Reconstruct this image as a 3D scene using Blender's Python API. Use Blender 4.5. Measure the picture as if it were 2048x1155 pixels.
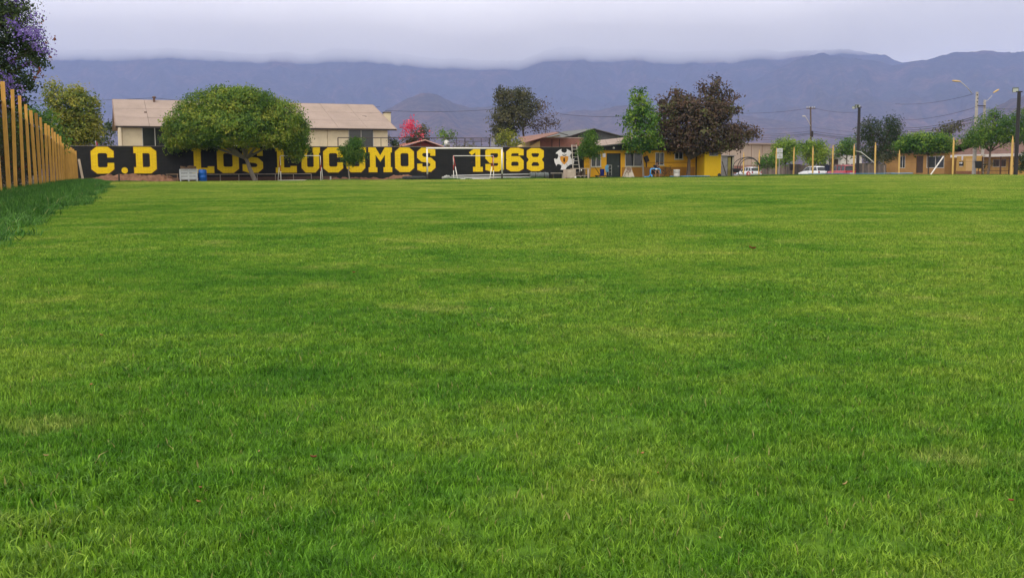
import bpy, math, random
import numpy as np
from mathutils import Vector

for o in list(bpy.data.objects): bpy.data.objects.remove(o)
scene = bpy.context.scene
col = scene.collection
random.seed(7)
rng = np.random.default_rng(11)

# ------------------------------------------------------------------ camera
F, CX, CY, CAMH = 2150.0, 1024.0, 577.5, 0.535       # focal length in photo pixels, photo centre, eye height
PITCH = math.atan((CY - 344.5) / F); ROLL = 0.0055
fwd = Vector((0, math.cos(PITCH), -math.sin(PITCH)))
up0 = Vector((0, math.sin(PITCH), math.cos(PITCH))); r0 = Vector((1, 0, 0))
right = r0 * math.cos(ROLL) - up0 * math.sin(ROLL)
up = up0 * math.cos(ROLL) + r0 * math.sin(ROLL)
from mathutils import Matrix
cam_d = bpy.data.cameras.new('camera'); cam = bpy.data.objects.new('camera', cam_d); col.objects.link(cam)
m = Matrix((right, up, -fwd)).transposed().to_4x4(); m.translation = (0, 0, CAMH)
cam.matrix_world = m
cam_d.sensor_width = 36; cam_d.lens = 36 * F / 2048; cam_d.clip_start = 0.05; cam_d.clip_end = 40000
scene.camera = cam

# ------------------------------------------------------------------ sky, sun, exposure
SUN_EL, SUN_AZ = math.radians(56), math.radians(215)   # azimuth clockwise from +Y
sun_dir = Vector((math.sin(SUN_AZ) * math.cos(SUN_EL), math.cos(SUN_AZ) * math.cos(SUN_EL), math.sin(SUN_EL)))
w = bpy.data.worlds.new('World'); scene.world = w; w.use_nodes = True
nt = w.node_tree; nt.nodes.clear()
out = nt.nodes.new('ShaderNodeOutputWorld'); bg = nt.nodes.new('ShaderNodeBackground'); bg.inputs[1].default_value = 0.1
sky = nt.nodes.new('ShaderNodeTexSky'); sky.sky_type = 'NISHITA'; sky.sun_disc = False
sky.sun_elevation = SUN_EL; sky.sun_rotation = SUN_AZ; sky.air_density = 1.0; sky.dust_density = 3.0
tc = nt.nodes.new('ShaderNodeTexCoord'); sep = nt.nodes.new('ShaderNodeSeparateXYZ'); nt.links.new(tc.outputs['Generated'], sep.inputs[0])
def wmath(op, a, b=None):
    n = nt.nodes.new('ShaderNodeMath'); n.operation = op
    for i, v in enumerate((a, b)):
        if v is None: continue
        if isinstance(v, (int, float)): n.inputs[i].default_value = v
        else: nt.links.new(v, n.inputs[i])
    return n.outputs[0]
zz = wmath('ADD', wmath('MAXIMUM', sep.outputs[2], 0.0), 0.10)
comb = nt.nodes.new('ShaderNodeCombineXYZ')
nt.links.new(wmath('DIVIDE', sep.outputs[0], zz), comb.inputs[0]); nt.links.new(wmath('DIVIDE', sep.outputs[1], zz), comb.inputs[1])
cn = nt.nodes.new('ShaderNodeTexNoise'); cn.inputs['Scale'].default_value = 0.55; cn.inputs['Detail'].default_value = 7; cn.inputs['Roughness'].default_value = 0.55; cn.inputs['Distortion'].default_value = 0.6
nt.links.new(comb.outputs[0], cn.inputs['Vector'])
cr = nt.nodes.new('ShaderNodeValToRGB'); nt.links.new(cn.outputs[0], cr.inputs[0])
cr.color_ramp.elements[0].position = 0.38; cr.color_ramp.elements[0].color = (9.9, 9.45, 8.9, 1)
cr.color_ramp.elements[1].position = 0.62; cr.color_ramp.elements[1].color = (13.0, 12.3, 11.2, 1)
mx = nt.nodes.new('ShaderNodeMix'); mx.data_type = 'RGBA'; mx.inputs[0].default_value = 0.93
nt.links.new(sky.outputs[0], mx.inputs[6]); nt.links.new(cr.outputs[0], mx.inputs[7])
nt.links.new(mx.outputs[2], bg.inputs[0]); nt.links.new(bg.outputs[0], out.inputs[0])

sd = bpy.data.lights.new('sun', 'SUN'); sd.energy = 1.5; sd.angle = math.radians(16); sd.color = (1.0, 0.95, 0.86)
so = bpy.data.objects.new('sun', sd); col.objects.link(so); so.location = (0, 0, 60)
so.rotation_euler = sun_dir.to_track_quat('Z', 'Y').to_euler()
scene.view_settings.view_transform = 'Standard'; scene.view_settings.look = 'None'
scene.view_settings.exposure = 0.5; scene.view_settings.gamma = 1.0; scene.view_settings.use_curve_mapping = False
scene.cycles.use_denoising = True
scene.cycles.max_bounces = 10; scene.cycles.diffuse_bounces = 3; scene.cycles.glossy_bounces = 2
scene.cycles.transparent_max_bounces = 12; scene.cycles.volume_bounces = 8

# ------------------------------------------------------------------ geometry of the place
CAM = Vector((0, 0, CAMH))
def ray(px, py): return fwd * F + right * (px - CX) - up * (py - CY)
def P(px, py, Y):
    d = ray(px, py); return CAM + d * (Y / d.y)
O = Vector((-32.2, 79.0, 0))                              # corner where the side fence meets the mural wall
WU = Vector((0.945, 0.326, 0)).normalized(); WV = Vector((-WU.y, WU.x, 0))   # along the wall / away beyond it
def UV(u, v, z=0.0): return O + WU * u + WV * v + Vector((0, 0, z))
def to_uv(p): d = Vector((p[0], p[1], 0)) - O; return d.dot(WU), d.dot(WV)
def PV(px, py, v):                                        # pixel ray on the plane v = const
    d = ray(px, py); t = (v - (CAM - O).dot(WV)) / d.dot(WV); return CAM + d * t
def PU(px, py, u):
    d = ray(px, py); t = (u - (CAM - O).dot(WU)) / d.dot(WU); return CAM + d * t
def sstep(a, b, x):
    t = np.clip((x - a) / (b - a), 0, 1); return t * t * (3 - 2 * t)
def gz(x, y):
    dx, dy = x - O.x, y - O.y
    u = dx * WU.x + dy * WU.y; v = dx * WV.x + dy * WV.y
    g = 0.10 * sstep(45, 66, u) * sstep(-60, -15, v)
    return g - (0.10 + 0.42) * sstep(73.6, 75.6, u) * sstep(-60, -15, v)
def GP(px, Y, dz=0.0):                                    # ground point in the column of a pixel at depth Y
    p = P(px, 345, Y); p.z = float(gz(p.x, p.y)) + dz; return p
def GV(u, v, dz=0.0):
    p = UV(u, v); p.z = float(gz(p.x, p.y)) + dz; return p

# ------------------------------------------------------------------ numpy noise
def _h(ix, iy, s):
    n = (ix.astype(np.int64) * 374761393 + iy.astype(np.int64) * 668265263 + s * 974634777) & 0xffffffff
    n = ((n ^ (n >> 13)) * 1274126177) & 0xffffffff
    return ((n ^ (n >> 16)) & 0xffff) / 65535.0
def vnoise(x, y, s=0):
    x = np.asarray(x, float); y = np.asarray(y, float)
    ix, iy = np.floor(x), np.floor(y); fx, fy = x - ix, y - iy
    fx = fx * fx * (3 - 2 * fx); fy = fy * fy * (3 - 2 * fy)
    a = _h(ix, iy, s); b = _h(ix + 1, iy, s); c = _h(ix, iy + 1, s); d = _h(ix + 1, iy + 1, s)
    return (a * (1 - fx) + b * fx) * (1 - fy) + (c * (1 - fx) + d * fx) * fy
def fbm(x, y, o=5, s=0):
    r = 0; a = 0.5
    for k in range(o):
        r = r + a * vnoise(x, y, s + k); x = x * 2.03 + 3.1; y = y * 2.03 + 7.7; a *= 0.5
    return r

# ------------------------------------------------------------------ materials
MATS = {}
def newmat(name):
    mt = bpy.data.materials.new(name); mt.use_nodes = True; mt.node_tree.nodes.clear()
    return mt, mt.node_tree
def N(t, typ, **kw):
    n = t.nodes.new(typ)
    for k, v in kw.items():
        if k in n.inputs: n.inputs[k].default_value = v
        else: setattr(n, k, v)
    return n
def ramp(t, fac, stops):
    r = t.nodes.new('ShaderNodeValToRGB'); t.links.new(fac, r.inputs[0])
    while len(r.color_ramp.elements) < len(stops): r.color_ramp.elements.new(0.5)
    for e, (p, c) in zip(r.color_ramp.elements, stops): e.position = p; e.color = (*c, 1) if len(c) == 3 else c
    return r.outputs[0]
def mixc(t, fac, a, b, mode='MIX'):
    n = t.nodes.new('ShaderNodeMix'); n.data_type = 'RGBA'; n.blend_type = mode
    for i, v in ((0, fac), (6, a), (7, b)):
        if isinstance(v, (int, float)): n.inputs[i].default_value = v
        elif isinstance(v, tuple): n.inputs[i].default_value = (*v, 1) if len(v) == 3 else v
        else: t.links.new(v, n.inputs[i])
    return n.outputs[2]
def mat(name, c=None, rough=0.7, var=0.25, scale=6.0, c2=None, spots=None, metal=0.0, bump=0.3, bscale=30.0, spec=0.3, stretch=(1, 1, 1)):
    """painted/plain surface: base colour, weathering variation, optional second colour in noise patches, fine bump"""
    if name in MATS: return MATS[name]
    mt, t = newmat(name)
    o = N(t, 'ShaderNodeOutputMaterial'); b = N(t, 'ShaderNodeBsdfPrincipled'); t.links.new(b.outputs[0], o.inputs[0])
    g = N(t, 'ShaderNodeNewGeometry')
    mp = N(t, 'ShaderNodeMapping'); mp.inputs['Scale'].default_value = stretch; t.links.new(g.outputs['Position'], mp.inputs[0])
    n1 = N(t, 'ShaderNodeTexNoise', Scale=scale, Detail=6.0, Roughness=0.65); t.links.new(mp.outputs[0], n1.inputs['Vector'])
    lo = tuple(x * (1 - var) for x in c); hi = tuple(min(1, x * (1 + var)) for x in c)
    cc = ramp(t, n1.outputs[0], [(0.3, lo), (0.7, hi)])
    if c2:
        n2 = N(t, 'ShaderNodeTexNoise', Scale=scale * 0.35, Detail=8.0, Roughness=0.7); t.links.new(mp.outputs[0], n2.inputs['Vector'])
        fac = ramp(t, n2.outputs[0], [(spots[0] if spots else 0.55, (0, 0, 0)), (spots[1] if spots else 0.65, (1, 1, 1))])
        cc = mixc(t, fac, cc, c2)
    t.links.new(cc, b.inputs['Base Color'])
    b.inputs['Roughness'].default_value = rough; b.inputs['Metallic'].default_value = metal; b.inputs['Specular IOR Level'].default_value = spec
    if bump:
        n3 = N(t, 'ShaderNodeTexNoise', Scale=bscale, Detail=4.0); t.links.new(mp.outputs[0], n3.inputs['Vector'])
        bp = N(t, 'ShaderNodeBump', Strength=bump, Distance=0.02); t.links.new(n3.outputs[0], bp.inputs['Height']); t.links.new(bp.outputs[0], b.inputs['Normal'])
    MATS[name] = mt; return mt

def leafmat(name, stops, trans=0.35, rough=0.6):
    """leaf colours picked by a random per-leaf number (attribute tone)"""
    if name in MATS: return MATS[name]
    mt, t = newmat(name)
    o = N(t, 'ShaderNodeOutputMaterial'); b = N(t, 'ShaderNodeBsdfPrincipled'); b.inputs['Roughness'].default_value = rough
    b.inputs['Specular IOR Level'].default_value = 0.25
    a = N(t, 'ShaderNodeAttribute', attribute_name='tone')
    c = ramp(t, a.outputs['Fac'], stops)
    t.links.new(c, b.inputs['Base Color'])
    tr = N(t, 'ShaderNodeBsdfTranslucent'); t.links.new(c, tr.inputs[0])
    ms = N(t, 'ShaderNodeMixShader'); ms.inputs[0].default_value = trans
    t.links.new(b.outputs[0], ms.inputs[1]); t.links.new(tr.outputs[0], ms.inputs[2]); t.links.new(ms.outputs[0], o.inputs[0])
    MATS[name] = mt; return mt

def brickmat(name, c1, c2, mortar, bw=0.3, bh=0.1, msize=0.012, bump=0.4, rough=0.85, patch=None, mul=0.55):
    """masonry seen from far: courses laid along the wall (u) and z"""
    mt, t = newmat(name)
    o = N(t, 'ShaderNodeOutputMaterial'); b = N(t, 'ShaderNodeBsdfPrincipled'); t.links.new(b.outputs[0], o.inputs[0])
    b.inputs['Roughness'].default_value = rough; b.inputs['Specular IOR Level'].default_value = 0.2
    g = N(t, 'ShaderNodeNewGeometry'); s = N(t, 'ShaderNodeSeparateXYZ'); t.links.new(g.outputs['Position'], s.inputs[0])
    d = N(t, 'ShaderNodeVectorMath', operation='DOT_PRODUCT'); d.inputs[1].default_value = WU; t.links.new(g.outputs['Position'], d.inputs[0])
    cb = N(t, 'ShaderNodeCombineXYZ'); t.links.new(d.outputs['Value'], cb.inputs[0]); t.links.new(s.outputs[2], cb.inputs[1])
    br = N(t, 'ShaderNodeTexBrick', Color1=(*c1, 1), Color2=(*c2, 1), Mortar=(*mortar, 1), Scale=1.0)
    br.inputs['Mortar Size'].default_value = msize; br.inputs['Brick Width'].default_value = bw; br.inputs['Row Height'].default_value = bh
    t.links.new(cb.outputs[0], br.inputs['Vector'])
    n1 = N(t, 'ShaderNodeTexNoise', Scale=1.3, Detail=8.0, Roughness=0.7); t.links.new(g.outputs['Position'], n1.inputs['Vector'])
    cc = mixc(t, 0.8, br.outputs[0], ramp(t, n1.outputs[0], [(0.3, (mul, mul, mul)), (0.7, (1.0, 1.0, 1.0))]), 'MULTIPLY')
    if patch:
        n2 = N(t, 'ShaderNodeTexNoise', Scale=0.5, Detail=9.0, Roughness=0.75); t.links.new(g.outputs['Position'], n2.inputs['Vector'])
        cc = mixc(t, ramp(t, n2.outputs[0], [(patch[0], (0, 0, 0)), (patch[0] + 0.05, (1, 1, 1))]), cc, patch[1])
    t.links.new(cc, b.inputs['Base Color'])
    bp = N(t, 'ShaderNodeBump', Strength=bump, Distance=0.01); bp.invert = True
    t.links.new(br.outputs['Fac'], bp.inputs['Height']); t.links.new(bp.outputs[0], b.inputs['Normal'])
    MATS[name] = mt; return mt

# ------------------------------------------------------------------ mesh helper
class MB:
    def __init__(s): s.v = []; s.f = []
    def add(s, vs, fs):
        n = len(s.v); s.v += [Vector(v) for v in vs]; s.f += [tuple(i + n for i in f) for f in fs]; return s
    def hexa(s, b, t):                                    # bottom ring / top ring, 4 points each
        return s.add(list(b) + list(t), [(3, 2, 1, 0), (4, 5, 6, 7), (0, 1, 5, 4), (1, 2, 6, 5), (2, 3, 7, 6), (3, 0, 4, 7)])
    def box(s, c, sx, sy, sz, ax=None, ay=None, az=None):  # centre and full sizes along axes
        ax = Vector(ax or (1, 0, 0)).normalized(); ay = Vector(ay or (0, 1, 0)).normalized(); az = Vector(az or (0, 0, 1)).normalized()
        c = Vector(c); ax, ay, az = ax * sx / 2, ay * sy / 2, az * sz / 2
        return s.hexa([c - ax - ay - az, c + ax - ay - az, c + ax + ay - az, c - ax + ay - az], [c - ax - ay + az, c + ax - ay + az, c + ax + ay + az, c - ax + ay + az])
    def uvbox(s, u0, u1, v0, v1, z0, z1):
        return s.hexa([UV(u0, v0, z0), UV(u1, v0, z0), UV(u1, v1, z0), UV(u0, v1, z0)], [UV(u0, v0, z1), UV(u1, v0, z1), UV(u1, v1, z1), UV(u0, v1, z1)])
    def tube(s, pts, r, n=8, cap=True):
        pts = [Vector(p) for p in pts]; rs = r if isinstance(r, (list, tuple)) else [r] * len(pts)
        base = len(s.v); prev = None
        for i, p in enumerate(pts):
            d = (pts[min(i + 1, len(pts) - 1)] - pts[max(i - 1, 0)]).normalized()
            a = prev if prev is not None else (Vector((0, 0, 1)) if abs(d.z) < 0.9 else Vector((1, 0, 0)))
            x = (a - d * a.dot(d)).normalized(); y = d.cross(x); prev = x
            for k in range(n):
                an = 2 * math.pi * k / n; s.v.append(p + (x * math.cos(an) + y * math.sin(an)) * rs[i])
        for i in range(len(pts) - 1):
            for k in range(n):
                a = base + i * n + k; b = base + i * n + (k + 1) % n; s.f.append((a, b, b + n, a + n))
        if cap:
            s.f.append(tuple(base + k for k in range(n))[::-1]); s.f.append(tuple(base + (len(pts) - 1) * n + k for k in range(n)))
        return s
    def lathe(s, c, prof, n=20, ax=(0, 0, 1)):             # profile [(r, h)] about axis
        c = Vector(c); d = Vector(ax).normalized(); a = Vector((0, 0, 1)) if abs(d.z) < 0.9 else Vector((1, 0, 0))
        x = (a - d * a.dot(d)).normalized(); y = d.cross(x); base = len(s.v)
        for r, h in prof:
            for k in range(n):
                an = 2 * math.pi * k / n; s.v.append(c + d * h + (x * math.cos(an) + y * math.sin(an)) * r)
        for i in range(len(prof) - 1):
            for k in range(n):
                p = base + i * n + k; q = base + i * n + (k + 1) % n; s.f.append((p, q, q + n, p + n))
        s.f.append(tuple(base + k for k in range(n))[::-1]); s.f.append(tuple(base + (len(prof) - 1) * n + k for k in range(n)))
        return s
    def poly(s, pts, off):                                 # flat polygon given thickness
        pts = [Vector(p) for p in pts]; n = len(pts); off = Vector(off)
        fs = [tuple(range(n)), tuple(range(2 * n - 1, n - 1, -1))] + [(i, i + n, (i + 1) % n + n, (i + 1) % n) for i in range(n)]
        return s.add(pts + [p + off for p in pts], fs)

def mesh_obj(name, mb, material, origin, smooth=False, bevel=0):
    me = bpy.data.meshes.new(name); me.from_pydata([v - origin for v in mb.v], [], mb.f); me.update()
    if material: me.materials.append(material)
    if smooth: me.polygons.foreach_set('use_smooth', [True] * len(me.polygons))
    o = bpy.data.objects.new(name, me); col.objects.link(o)
    if bevel:
        bv = o.modifiers.new('bevel', 'BEVEL'); bv.width = bevel; bv.segments = 2; bv.limit_method = 'ANGLE'
    return o
class Thing:
    def __init__(s, name, label, cat, loc, group=None):
        s.o = bpy.data.objects.new(name, None); col.objects.link(s.o); s.loc = Vector(loc); s.o.location = s.loc
        s.o.empty_display_size = 0.2; s.o['label'] = label; s.o['category'] = cat
        if group: s.o['group'] = group
    def part(s, name, mb, material, parent=None, smooth=False, bevel=0, label=None):
        o = mesh_obj(name, mb, material, s.loc, smooth, bevel); o.parent = parent or s.o
        if label: o['label'] = label
        return o
def single(name, label, cat, mb, material, loc, group=None, smooth=False, bevel=0, kind=None):
    o = mesh_obj(name, mb, material, Vector(loc), smooth, bevel); o.location = loc
    if kind: o['kind'] = kind
    if label: o['label'] = label
    if cat: o['category'] = cat
    if group: o['group'] = group
    return o

# ================================================================== SETTING
def grid_obj(name, xs, ys, zfun, material, dz=0.0):
    X, Y = np.meshgrid(xs, ys); Z = zfun(X, Y) + dz
    V = np.stack([X, Y, Z], -1).reshape(-1, 3); nx, ny = len(xs), len(ys)
    idx = np.arange(nx * ny).reshape(ny, nx)
    Fc = np.stack([idx[:-1, :-1], idx[:-1, 1:], idx[1:, 1:], idx[1:, :-1]], -1).reshape(-1, 4)
    me = bpy.data.meshes.new(name); me.from_pydata(V.tolist(), [], Fc.tolist()); me.materials.append(material)
    me.polygons.foreach_set('use_smooth', [True] * len(me.polygons)); me.update()
    o = bpy.data.objects.new(name, me); col.objects.link(o); o['kind'] = 'structure'; return o

# ground: one sheet to the feet of the mountains
def soil():
    mt, t = newmat('dry_soil')
    o = N(t, 'ShaderNodeOutputMaterial'); b = N(t, 'ShaderNodeBsdfPrincipled', Roughness=0.95); t.links.new(b.outputs[0], o.inputs[0])
    g = N(t, 'ShaderNodeNewGeometry'); n = N(t, 'ShaderNodeTexNoise', Scale=0.6, Detail=9.0, Roughness=0.7); t.links.new(g.outputs['Position'], n.inputs['Vector'])
    c = ramp(t, n.outputs[0], [(0.35, (0.10, 0.075, 0.045)), (0.5, (0.19, 0.13, 0.08)), (0.62, (0.10, 0.12, 0.03)), (0.75, (0.25, 0.19, 0.12))])
    t.links.new(c, b.inputs['Base Color']); MATS['dry_soil'] = mt; return mt
soil_m = soil()
xs = np.concatenate([[-6000, -3000, -1500, -600, -250, -120], np.linspace(-70, 80, 76), [100, 130, 180, 300, 700, 1500, 3000, 6000]])
ys = np.concatenate([[-400, -120, -30], np.linspace(-10, 170, 91), [200, 260, 400, 700, 1200, 2000]])
grid_obj('ground', xs, ys, gz, soil_m, -0.03)

# lawn sheet (field), in field coordinates
def lawn_color(t):
    """colour variation over the lawn: yellower worn patches, darker rank patches; returns colour socket"""
    g = N(t, 'ShaderNodeNewGeometry')
    big = N(t, 'ShaderNodeTexNoise', Scale=0.10, Detail=4.0, Roughness=0.55); t.links.new(g.outputs['Position'], big.inputs['Vector'])
    mid = N(t, 'ShaderNodeTexNoise', Scale=0.8, Detail=5.0, Roughness=0.6); t.links.new(g.outputs['Position'], mid.inputs['Vector'])
    fine = N(t, 'ShaderNodeTexNoise', Scale=4.5, Detail=3.0, Roughness=0.6); t.links.new(g.outputs['Position'], fine.inputs['Vector'])
    a = N(t, 'ShaderNodeMath', operation='MULTIPLY'); t.links.new(big.outputs[0], a.inputs[0]); a.inputs[1].default_value = 0.45
    b_ = N(t, 'ShaderNodeMath', operation='MULTIPLY_ADD'); t.links.new(mid.outputs[0], b_.inputs[0]); b_.inputs[1].default_value = 0.40; t.links.new(a.outputs[0], b_.inputs[2])
    c_ = N(t, 'ShaderNodeMath', operation='MULTIPLY_ADD'); t.links.new(fine.outputs[0], c_.inputs[0]); c_.inputs[1].default_value = 0.25; t.links.new(b_.outputs[0], c_.inputs[2])
    base = ramp(t, c_.outputs[0], [(0.40, (0.042, 0.152, 0.009)), (0.49, (0.092, 0.225, 0.014)), (0.58, (0.168, 0.288, 0.026)), (0.68, (0.260, 0.335, 0.052))])
    st_n = N(t, 'ShaderNodeTexNoise', Scale=1.6, Detail=7.0, Roughness=0.65); t.links.new(g.outputs['Position'], st_n.inputs['Vector'])
    base = mixc(t, ramp(t, st_n.outputs[0], [(0.58, (0, 0, 0)), (0.72, (0.7, 0.7, 0.7))]), base, (0.30, 0.33, 0.09))
    # paler and yellower towards the far goal mouth end
    s = N(t, 'ShaderNodeVectorMath', operation='DOT_PRODUCT'); s.inputs[1].default_value = WV; t.links.new(g.outputs['Position'], s.inputs[0])
    mr = N(t, 'ShaderNodeMapRange'); t.links.new(s.outputs['Value'], mr.inputs[0])
    v0 = O.dot(WV); mr.inputs[1].default_value = v0 - 85; mr.inputs[2].default_value = v0 - 2; mr.inputs[3].default_value = 0.0; mr.inputs[4].default_value = 0.75
    return mixc(t, mr.outputs[0], base, mixc(t, 1.0, base, (1.9, 1.22, 2.3), 'MULTIPLY'))
def turf():
    mt, t = newmat('turf')
    o = N(t, 'ShaderNodeOutputMaterial'); b = N(t, 'ShaderNodeBsdfPrincipled', Roughness=0.9); t.links.new(b.outputs[0], o.inputs[0])
    b.inputs['Specular IOR Level'].default_value = 0.1
    c = lawn_color(t); g = N(t, 'ShaderNodeNewGeometry')
    n = N(t, 'ShaderNodeTexNoise', Scale=25.0, Detail=5.0); t.links.new(g.outputs['Position'], n.inputs['Vector'])
    c = mixc(t, 1.0, c, ramp(t, n.outputs[0], [(0.3, (0.25, 0.3, 0.25)), (0.7, (0.75, 0.75, 0.7))]), 'MULTIPLY')
    t.links.new(c, b.inputs['Base Color'])
    bp = N(t, 'ShaderNodeBump', Strength=0.6, Distance=0.03); t.links.new(n.outputs[0], bp.inputs['Height']); t.links.new(bp.outputs[0], b.inputs['Normal'])
    MATS['turf'] = mt; return mt
turf_m = turf()
def lawn_edge(u): return np.where(u < 38, -2.6, np.where(u < 54, -2.2 - 0.6 * (u - 38) / 16, -2.8 + (u - 54) * 0.55))
us = np.linspace(0.8, 71.2, 60); vs = np.concatenate([np.linspace(-130, -20, 40), np.linspace(-18, -4, 12)])
V = []; Fc = []
vrow = list(np.linspace(0, 1, 55))
for u in us:
    ve = float(lawn_edge(u)) + 0.5 * (float(vnoise(u * 0.7, 3.3, 5)) - 0.5)
    for s_ in vrow:
        v = -130 + (ve + 130) * (1 - (1 - s_) ** 1.6); p = UV(u, v); V.append((p.x, p.y, float(gz(p.x, p.y)) - 0.004))
nv = len(vrow)
for i in range(len(us) - 1):
    for j in range(nv - 1): Fc.append((i * nv + j, (i + 1) * nv + j, (i + 1) * nv + j + 1, i * nv + j + 1))
me = bpy.data.meshes.new('lawn'); me.from_pydata(V, [], Fc); me.materials.append(turf_m)
lawn = bpy.data.objects.new('lawn', me); col.objects.link(lawn); lawn['kind'] = 'structure'

# road beyond the right-hand posts, pavement on its far side with a kerb
road_m = mat('asphalt', (0.06, 0.06, 0.058), 0.9, 0.25, 3.0, bump=0.3)
rb = MB(); rb.add([UV(76, -40, -0.405), UV(82.5, -40, -0.405), UV(82.5, 110, -0.405), UV(76, 110, -0.405)], [(0, 1, 2, 3)])
single('road', None, None, rb, road_m, UV(79, 20, -0.4), kind='structure')
pv_m = mat('concrete', (0.33, 0.31, 0.28), 0.9, 0.2, 2.0)
single('pavement', None, None, MB().uvbox(82.5, 85.6, -40, 110, -0.42, -0.28), pv_m, UV(84, 20, -0.4), kind='structure')

# ------------------------------------------------------------------ mountains
def mountain_mat():
    mt, t = newmat('dry_scrub_slopes')
    o = N(t, 'ShaderNodeOutputMaterial'); b = N(t, 'ShaderNodeBsdfPrincipled', Roughness=1.0); t.links.new(b.outputs[0], o.inputs[0])
    b.inputs['Specular IOR Level'].default_value = 0.0
    g = N(t, 'ShaderNodeNewGeometry')
    n1 = N(t, 'ShaderNodeTexNoise', Scale=0.004, Detail=10.0, Roughness=0.7); t.links.new(g.outputs['Position'], n1.inputs['Vector'])
    n2 = N(t, 'ShaderNodeTexNoise', Scale=0.03, Detail=6.0, Roughness=0.75); t.links.new(g.outputs['Position'], n2.inputs['Vector'])
    c = ramp(t, n1.outputs[0], [(0.35, (0.018, 0.028, 0.022)), (0.5, (0.034, 0.036, 0.028)), (0.66, (0.10, 0.062, 0.048))])
    sp = ramp(t, n2.outputs[0], [(0.42, (0.4, 0.45, 0.38)), (0.6, (1.15, 1.1, 1.05))])
    s3 = N(t, 'ShaderNodeSeparateXYZ'); t.links.new(g.outputs['Position'], s3.inputs[0])
    lo = N(t, 'ShaderNodeMapRange'); t.links.new(s3.outputs[2], lo.inputs[0]); lo.inputs[1].default_value = 60; lo.inputs[2].default_value = 330; lo.inputs[3].default_value = 1.0; lo.inputs[4].default_value = 0.0
    c = mixc(t, lo.outputs[0], c, mixc(t, 0.65, c, (0.135, 0.078, 0.055)))     # dry bare soil on the lower slopes
    t.links.new(mixc(t, 1.0, c, sp, 'MULTIPLY'), b.inputs['Base Color'])
    MATS['m'] = mt; return mt
mtn_m = mountain_mat()
def crest(tab, R):
    def f(px):
        pxs, ys_ = zip(*tab)
        y = np.interp(px, pxs, ys_)
        hy = 344.5 - 0.0055 * (px - 1024)
        el = (hy - y) / F
        return CAMH + el * R
    return f
A_ = [(-900, 95), (-300, 108), (0, 104), (100, 103), (250, 104), (400, 106), (520, 110), (620, 106), (680, 100), (740, 103), (800, 112), (900, 122), (960, 128), (1040, 128), (1090, 108), (1150, 98), (1230, 103), (1330, 102), (1430, 104), (1500, 108), (1560, 112), (1640, 104), (1700, 103), (1760, 113), (1790, 128), (1900, 130), (2100, 130), (2600, 120), (3200, 130)]
B_ = [(900, 300), (1200, 260), (1380, 215), (1450, 185), (1540, 146), (1600, 117), (1636, 106), (1660, 112), (1720, 128), (1790, 131), (1830, 127), (1890, 110), (1930, 107), (2005, 104), (2060, 113), (2300, 130), (2700, 120), (3200, 140)]
C_ = [(-900, 240), (-200, 235), (200, 250), (500, 258), (690, 250), (770, 228), (805, 208), (845, 192), (872, 191), (905, 205), (950, 216), (1010, 210), (1080, 226), (1180, 222), (1280, 214), (1400, 220), (1500, 236), (1600, 252), (1680, 262), (1760, 262), (2000, 262), (2700, 240)]
D_ = [(-900, 330), (1500, 330), (1680, 282), (1760, 258), (1800, 262), (1860, 258), (1910, 243), (1960, 225), (2010, 200), (2060, 186), (2200, 170), (2500, 190), (3000, 180)]
RA, RB, RC, RD = 6600.0, 5400.0, 3800.0, 2700.0
pxg = np.linspace(-800, 3000, 470); rg = np.concatenate([np.linspace(1400, 7400, 170), [7800, 8300]])
PX, RG = np.meshgrid(pxg, rg)
XX = (PX - CX) / F * RG; YY = RG.copy()
def ridge(tab, R, Wf, Wb, seed, amp):
    H = crest(tab, R)(PX)
    q = R + (fbm(PX / 90.0, RG / 2500.0, 4, seed) - 0.47) * amp
    d = RG - q
    f = np.where(d < 0, 1 - (-d / Wf), 1 - d / Wb)
    rid = 1 - np.abs(2 * fbm(PX / 55.0 + RG / 1500.0, RG / 700.0, 5, seed + 20) - 0.95)
    f = np.clip(f, 0, 1)
    return H * (f ** 1.1) * (1 - 0.42 * (1 - np.clip(rid, 0, 1)) * np.clip((1 - f) * 3, 0, 1))
Z = np.maximum.reduce([ridge(A_, RA, 2600, 1400, 1, 500), ridge(B_, RB, 2300, 1500, 31, 500), ridge(C_, RC, 1300, 1200, 61, 300), ridge(D_, RD, 1000, 1000, 91, 250)])
Z = Z + (fbm(XX / 140.0, YY / 140.0, 4, 200) - 0.47) * 22 * np.clip(Z / 120, 0, 1) - 0.5
V = np.stack([XX, YY, Z], -1).reshape(-1, 3); ny, nx = PX.shape
idx = np.arange(nx * ny).reshape(ny, nx)
Fc = np.stack([idx[:-1, :-1], idx[:-1, 1:], idx[1:, 1:], idx[1:, :-1]], -1).reshape(-1, 4)
me = bpy.data.meshes.new('mountains'); me.from_pydata(V.tolist(), [], Fc.tolist()); me.materials.append(mtn_m)
me.polygons.foreach_set('use_smooth', [True] * len(me.polygons))
mo = bpy.data.objects.new('mountains', me); col.objects.link(mo); mo['kind'] = 'structure'
ZTOP = float(Z.max())

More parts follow.
